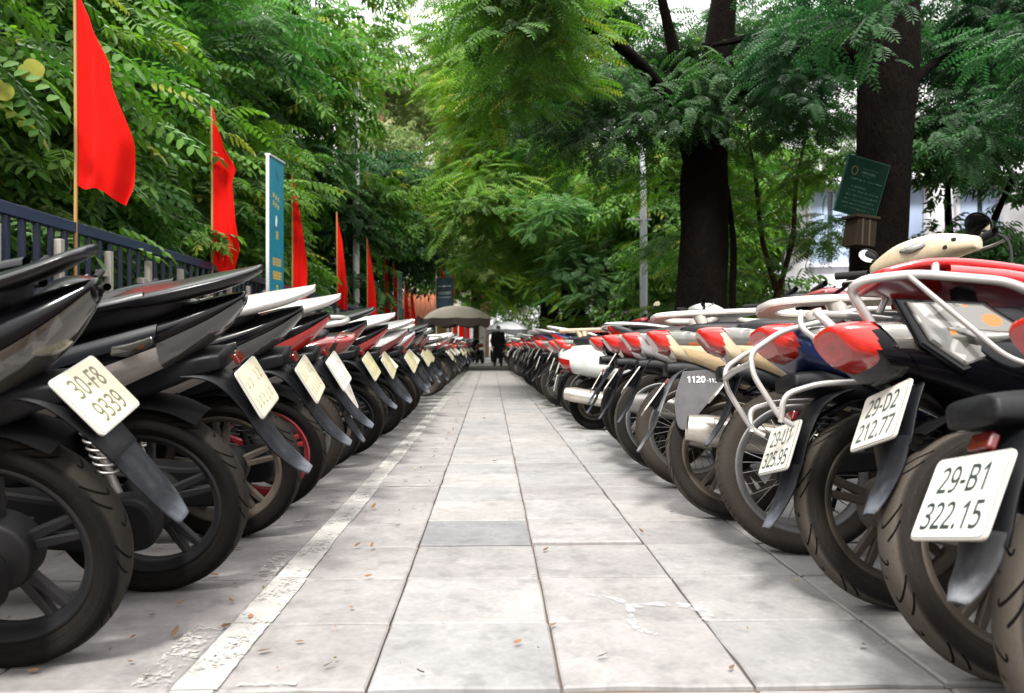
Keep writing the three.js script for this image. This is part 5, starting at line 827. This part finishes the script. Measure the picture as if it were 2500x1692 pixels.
// ---------------------------------------------------------------- plaque and box on the right-hand trunk
{
  const tx = ctex(256, 384, (c, w, h) => { c.fillStyle = '#0e3224'; c.fillRect(0, 0, w, h); c.strokeStyle = '#7d6a52'; c.lineWidth = 5; c.beginPath(); c.ellipse(56, 90, 18, 28, 0, 0, 7); c.stroke(); c.fillStyle = '#7f8c82'; const R = rng(15);
    for (const [y, x0, x1, hh] of [[62, 100, 190, 6], [82, 100, 180, 18], [112, 110, 190, 5], [140, 40, 230, 9], [190, 60, 150, 14], [220, 50, 230, 8], [250, 40, 240, 9], [282, 40, 220, 8], [310, 30, 230, 8], [338, 40, 200, 7]]) for (let x = x0; x < x1;) { const g = 4 + R() * 12; c.globalAlpha = .35 + R() * .4; c.fillRect(x, y + R() * 2, g, hh * (.6 + R() * .4)); x += g + 3 + (R() < .2 ? 8 : 0); } c.globalAlpha = 1; });
  const p = thing('tree_plaque', 'dark green plaque with white lines fixed askew to the right-hand black trunk', 'sign', [4.02, 2.42, -8.6], .15); p.rotation.set(.12, .1, -.24);
  part('board', ext(rrect(.50, .62, .012), .02, .003), std(.010, .035, .024, .9, { specularIntensity: .2 }), p); part('print', new THREE.PlaneGeometry(.48, .60).translate(0, 0, .0115), new THREE.MeshPhysicalMaterial({ map: tx, color: 0x999999, roughness: .9, specularIntensity: .15 }), p);
  const b = thing('wooden_box', 'small brown wooden box hung under the green plaque on the trunk', 'box', [3.98, 1.78, -8.6], .3); b.rotation.z = -.06;
  part('body', ext(sh([[-.13, 0], [.14, 0], [.155, .30], [-.10, .30]]), .2, .006), std(.022, .016, .010, .95, { map: paintDust, specularIntensity: .15 }), b); part('lid', bx(.32, .03, .24, .02, .315, 0, .006), std(.02, .015, .01, .95, { specularIntensity: .15 }), b); for (const x of [-.04, .05]) part('batten', bx(.014, .28, .01, x, .15, .104), std(.035, .025, .015, .8), b);
}
// ---------------------------------------------------------------- parasols, person, odds and ends at the far end
function parasol(name, label, pos, r, h, m, under) {
  const t = thing(name, label, 'parasol', pos), n = 8, pos3 = [], idx = [], uv = [], rows = 8, per = 6, C = n * per;
  for (let i = 0; i <= rows; i++) for (let j = 0; j <= C; j++) { const u = i / rows, a = j / C * Math.PI * 2, f = (j % per) / per, sag = Math.sin(f * Math.PI); const rr = r * Math.sin(u * 1.18) / Math.sin(1.18) * (1 - .07 * sag * u); const y = h - .62 * r * (1 - Math.cos(u * 1.18)) + (.03 - .05) * sag * u * u * r; pos3.push(Math.cos(a) * rr, y, Math.sin(a) * rr); uv.push(j / C * 4, u); }
  for (let i = 0; i < rows; i++) for (let j = 0; j < C; j++) { const a = i * (C + 1) + j, b = a + C + 1; idx.push(a, a + 1, b, a + 1, b + 1, b); }
  const g = new THREE.BufferGeometry(); g.setAttribute('position', new THREE.Float32BufferAttribute(pos3, 3)); g.setAttribute('uv', new THREE.Float32BufferAttribute(uv, 2)); g.setIndex(idx); g.computeVertexNormals();
  const cp = part('canopy', g, m, t); const vp = [], vi = [], vu = [];
  for (let j = 0; j <= C; j++) { const k = (rows * (C + 1) + j) * 3, sc = (j % per) / per; vp.push(pos3[k], pos3[k + 1] - .003, pos3[k + 2], pos3[k] * 1.0, pos3[k + 1] - .20 - .06 * Math.sin(sc * Math.PI), pos3[k + 2] * 1.0); vu.push(j / C * 8, 0, j / C * 8, 1); }
  for (let j = 0; j < C; j++) vi.push(j * 2, j * 2 + 2, j * 2 + 1, j * 2 + 1, j * 2 + 2, j * 2 + 3);
  const v = new THREE.BufferGeometry(); v.setAttribute('position', new THREE.Float32BufferAttribute(vp, 3)); v.setAttribute('uv', new THREE.Float32BufferAttribute(vu, 2)); v.setIndex(vi); v.computeVertexNormals(); part('valance', v, under, cp);
  for (let i = 0; i < n; i++) { const a = i / n * Math.PI * 2; part('rib', tube([[0, h - .06, 0], [Math.cos(a) * r * .55, h - .2, Math.sin(a) * r * .55], [Math.cos(a) * r * .98, h - .6 * r * .62 - .04, Math.sin(a) * r * .98]], .01, 6, 5), M.steel, t); }
  part('pole', tube([[0, 0, 0], [0, h, 0]], .022, 2, 10), M.steel, t); part('base', new THREE.CylinderGeometry(.28, .32, .12, 20).translate(0, .06, 0), std(.3, .3, .29, .8), t);
}
parasol('parasol', 'large brown parasol with scalloped rim over the far left row', [-1.03, 0, -24.6], 1.02, 1.95, std(.78, .68, .60, .8, { side: THREE.DoubleSide }), std(.16, .12, .11, .85, { side: THREE.DoubleSide }));
parasol('parasol', 'smaller grey parasol behind the person in black', [.82, 0, -41], 1.05, 1.98, std(.66, .67, .72, .8, { side: THREE.DoubleSide }), std(.14, .14, .15, .85, { side: THREE.DoubleSide }));
for (const [x, z, w, h, l] of [[-2.15, -39.5, .16, 1.9, 'white gate pillar left of the red hangings'], [-.95, -39.5, .16, 2.1, 'white gate pillar right of the red hangings'], [-.45, -42, .3, 2.3, 'broad white gate pillar beside the green tag']]) { const t = thing('gate_pillar', l, 'pillar', [x, 0, z]); part('shaft', bx(w, h, w, 0, h / 2, 0, .01), whiteP, t); part('cap', [bx(w + .08, .08, w + .08, 0, h + .04, 0, .008), new THREE.ConeGeometry(w * .6, .25, 10).translate(0, h + .2, 0)], whiteP, t); }
for (let i = 0; i < 3; i++) { const t = thing('red_hanging', ['red hanging cloth, left of three between the white gate pillars', 'red hanging cloth, middle of three between the white gate pillars', 'red hanging cloth, right of three between the white gate pillars'][i], 'banner', [-1.95 + i * .38, 0, -39.6]); part('cloth', flagGeo(1.5, [[0, .28], [1, .28]], 90 + i, .03, 0).translate(0, 1.95, 0), flagM, t); part('rod', tube([[0, 1.96, 0], [.29, 1.96, 0]], .012, 2, 6), bambooM, t); }
{
  // elderly person, dark clothes, cap and white mask, weight on both feet, right hand resting on a folded umbrella
  const J = { hip: [0, .74, 0], waist: [0, .88, .01], chest: [0, 1.05, .03], neck: [0, 1.19, .05], head: [0, 1.32, .085] };
  const bones = [['hip', 'waist', .125, .115], ['waist', 'chest', .115, .135], ['chest', 'neck', .12, .055], ['neck', 'head', .05, .05]];
  const K = J, S = (n, p) => (K[n] = p, n);
  for (const s of [-1, 1]) {
    S('h' + s, [s * .075, .74, 0]); S('k' + s, [s * .105, .40, .02]); S('a' + s, [s * .115, .07, -.01]); S('t' + s, [s * .13, .035, .10]); S('sh' + s, [s * .155, 1.13, .03]); S('el' + s, [s * .215, .88, s < 0 ? .05 : .01]); S('wr' + s, s < 0 ? [-.20, .70, .17] : [.215, .66, .06]); S('pa' + s, s < 0 ? [-.195, .66, .215] : [.212, .59, .075]);
    bones.push(['hip', 'h' + s, .10, .095], ['h' + s, 'k' + s, .092, .062], ['k' + s, 'a' + s, .06, .042], ['a' + s, 't' + s, .042, .03], ['chest', 'sh' + s, .09, .062], ['sh' + s, 'el' + s, .058, .046], ['el' + s, 'wr' + s, .045, .03], ['wr' + s, 'pa' + s, .03, .028]);
  }
  const field = (grow, keep) => p => { let d = 9; for (const b of bones) { if (keep && !keep(b)) continue; const A = K[b[0]], B = K[b[1]], ab = [B[0] - A[0], B[1] - A[1], B[2] - A[2]], ap = [p[0] - A[0], p[1] - A[1], p[2] - A[2]], t = Math.max(0, Math.min(1, (ap[0] * ab[0] + ap[1] * ab[1] + ap[2] * ab[2]) / (ab[0] ** 2 + ab[1] ** 2 + ab[2] ** 2))), e = Math.hypot(ap[0] - ab[0] * t, ap[1] - ab[1] * t, ap[2] - ab[2] * t) - lerp(b[2], b[3], t) - grow, k = .045, h = Math.max(k - Math.abs(d - e), 0) / k; d = Math.min(d, e) - h * h * k * .25; } return d; };
  function march(f, n, c, half) { const mc = new MarchingCubes(n, new THREE.MeshBasicMaterial(), false, false, 60000); mc.isolation = 0; for (let z = 0; z < n; z++) for (let y = 0; y < n; y++) for (let x = 0; x < n; x++) mc.field[x + y * n + z * n * n] = -f([c[0] + ((x - n / 2) / (n / 2)) * half, c[1] + ((y - n / 2) / (n / 2)) * half, c[2] + ((z - n / 2) / (n / 2)) * half]); mc.update(); const k = mc.count, g = new THREE.BufferGeometry(); g.setAttribute('position', new THREE.Float32BufferAttribute(Array.from(mc.positionArray.slice(0, k * 3)), 3)); g.setAttribute('normal', new THREE.Float32BufferAttribute(Array.from(mc.normalArray.slice(0, k * 3)), 3)); return g.scale(half, half, half).translate(...c); }
  const headF = p => { const q = [p[0], p[1] - 1.325, p[2] - .085], e = (x, y, z, a, b, c) => (Math.hypot((q[0] - x) / a, (q[1] - y) / b, (q[2] - z) / c) - 1) * Math.min(a, b, c); let d = e(0, .01, 0, .074, .095, .088); d = Math.min(d, e(0, -.05, .03, .055, .06, .06)); d = Math.min(d, e(0, -.01, .095, .012, .022, .018)); for (const s of [-1, 1]) { d = Math.min(d, e(s * .077, -.005, -.005, .01, .03, .018)); d = Math.max(d, -e(s * .03, .012, .098, .016, .009, .02)); } d = Math.max(d, -e(0, -.052, .105, .024, .006, .02)); return d; };
  const fingers = []; for (const s of [-1, 1]) { const p = K['pa' + s]; for (let i = 0; i < 4; i++) { const o = (i - 1.5) * .017, L = [.85, 1, .95, .75][i] * .055; if (s < 0) fingers.push(tube([[p[0] + o, p[1] + .01, p[2] + .015], [p[0] + o, p[1] + .0, p[2] + .045], [p[0] + o * .9, p[1] - .025, p[2] + .05], [p[0] + o * .8, p[1] - .04, p[2] + .03]], .0085, 6, 6)); else fingers.push(tube([[p[0], p[1] - .015, p[2] + o], [p[0] - .004, p[1] - .015 - L * .6, p[2] + o], [p[0] - .014, p[1] - .015 - L, p[2] + o]], .0085, 6, 6)); } fingers.push(tube([[p[0] - s * .02, p[1] + .015, p[2] + .01], [p[0] - s * .036, p[1] - .005, p[2] + .03], [p[0] - s * .034, p[1] - .03, p[2] + .04]], .0095, 6, 6)); }
  const skin = std(.50, .30, .20, .6), cloth = std(.014, .015, .017, .9), trou = std(.025, .028, .032, .9);
  const t = thing('person', 'person in dark clothes, grey cap and white mask standing at the path end', 'person', [.26, 0, -29.2], .1); t.scale.setScalar(1.02);
  const mkb = march(field(0), 96, [0, .72, .05], .80); const hd = march(headF, 48, [0, 1.32, .085], .16);
  part('body', flat([mkb, hd, ...fingers]), skin, t);
  part('jacket', march(p => Math.max(field(.018, b => !/[kat]/.test(b[1][0]) && !/^pa/.test(b[1]) && b[1] !== 'head')(p), .60 - p[1]), 72, [0, .85, .05], .46), cloth, t);
  part('trousers', march(p => Math.max(field(.02, b => /^[hka]-?1$/.test(b[1]) || b[1] === 'waist')(p), p[1] - .9, .07 - p[1]), 64, [0, .45, .02], .48), trou, t);
  part('cap', [new THREE.SphereGeometry(.093, 22, 10, 0, Math.PI * 2, 0, 1.4).scale(.98, 1, 1.05).translate(0, 1.345, .08), loft([[0, 0, .07, .004, .004], [.06, -.01, .055, .004, .004]], { seg: 10 }).rotateY(-Math.PI / 2).translate(0, 1.37, .15)], std(.20, .20, .21, .8), t);
  part('face_mask', new THREE.SphereGeometry(.082, 16, 10, 0, Math.PI, .8, 1.5).scale(.95, .9, 1.2).translate(0, 1.285, .095), std(.78, .79, .80, .8), t);
  for (const s of [-1, 1]) part('shoe', new RoundedBoxGeometry(.085, .07, .23, 3, .03).translate(s * .12, .036, .045), M.rubber, t);
  const um = thing('folded_umbrella', 'folded black umbrella held upright like a cane by the person at the path end', 'umbrella', [.045, 0, -28.96], 0); um.rotation.z = .05;
  part('canopy', taper([[0, .09, 0], [0, .35, 0], [0, .58, 0]], [.012, .05, .03], 10, 4, .12, 3), std(.02, .02, .035, .7), um); part('shaft', tube([[0, .0, 0], [0, .70, 0]], .007, 2, 6), M.steel, um); part('handle', tube([[0, .62, 0], [0, .70, 0], [.02, .725, 0], [.045, .71, 0]], .011, 8, 7), M.rubber, um);
}
// fallen leaves, nobody would count them
{
  const R = rng(88), g = new THREE.BufferGeometry(); const P = [], I = [], U = []; leaflet(P, I, U, V3(0, 0, 0), V3(1, 0, 0), V3(0, 1, 0), 1, .5, -.25, true); g.setAttribute('position', new THREE.Float32BufferAttribute(P, 3)); g.setAttribute('uv', new THREE.Float32BufferAttribute(U, 2)); g.setIndex(I); g.computeVertexNormals();
  const n = 620, im = new THREE.InstancedMesh(g, new THREE.MeshStandardMaterial({ roughness: .9, side: THREE.DoubleSide }), n), m = new THREE.Matrix4(), q = new THREE.Quaternion(), c = new THREE.Color();
  for (let i = 0; i < n; i++) { const z = 1.7 + Math.pow(R(), 1.5) * 20, left = R() < .72, x = left ? -1.25 + Math.pow(R(), .8) * 1.0 : -.3 + R() * 1.6, s = .005 + Math.pow(R(), 2.4) * .030; q.setFromEuler(new THREE.Euler((R() - .5) * .9, R() * 7, (R() - .5) * .6)); m.compose(V3(x, .007 + R() * .006, -z), q, V3(s, s, s)); im.setMatrixAt(i, m); const k = R(); im.setColorAt(i, k < .1 ? c.setRGB(.34, .26, .05) : c.setRGB(lerp(.05, .17, k), lerp(.028, .085, k), lerp(.014, .035, k))); }
  im.name = 'fallen_leaves'; tag(im, 'scattered dry brown leaves on the paving', 'leaves', null, 'stuff'); im.castShadow = true; scene.add(im);
}
console.log('leaf sprays', LEAVES);
renderer.render(scene, camera);
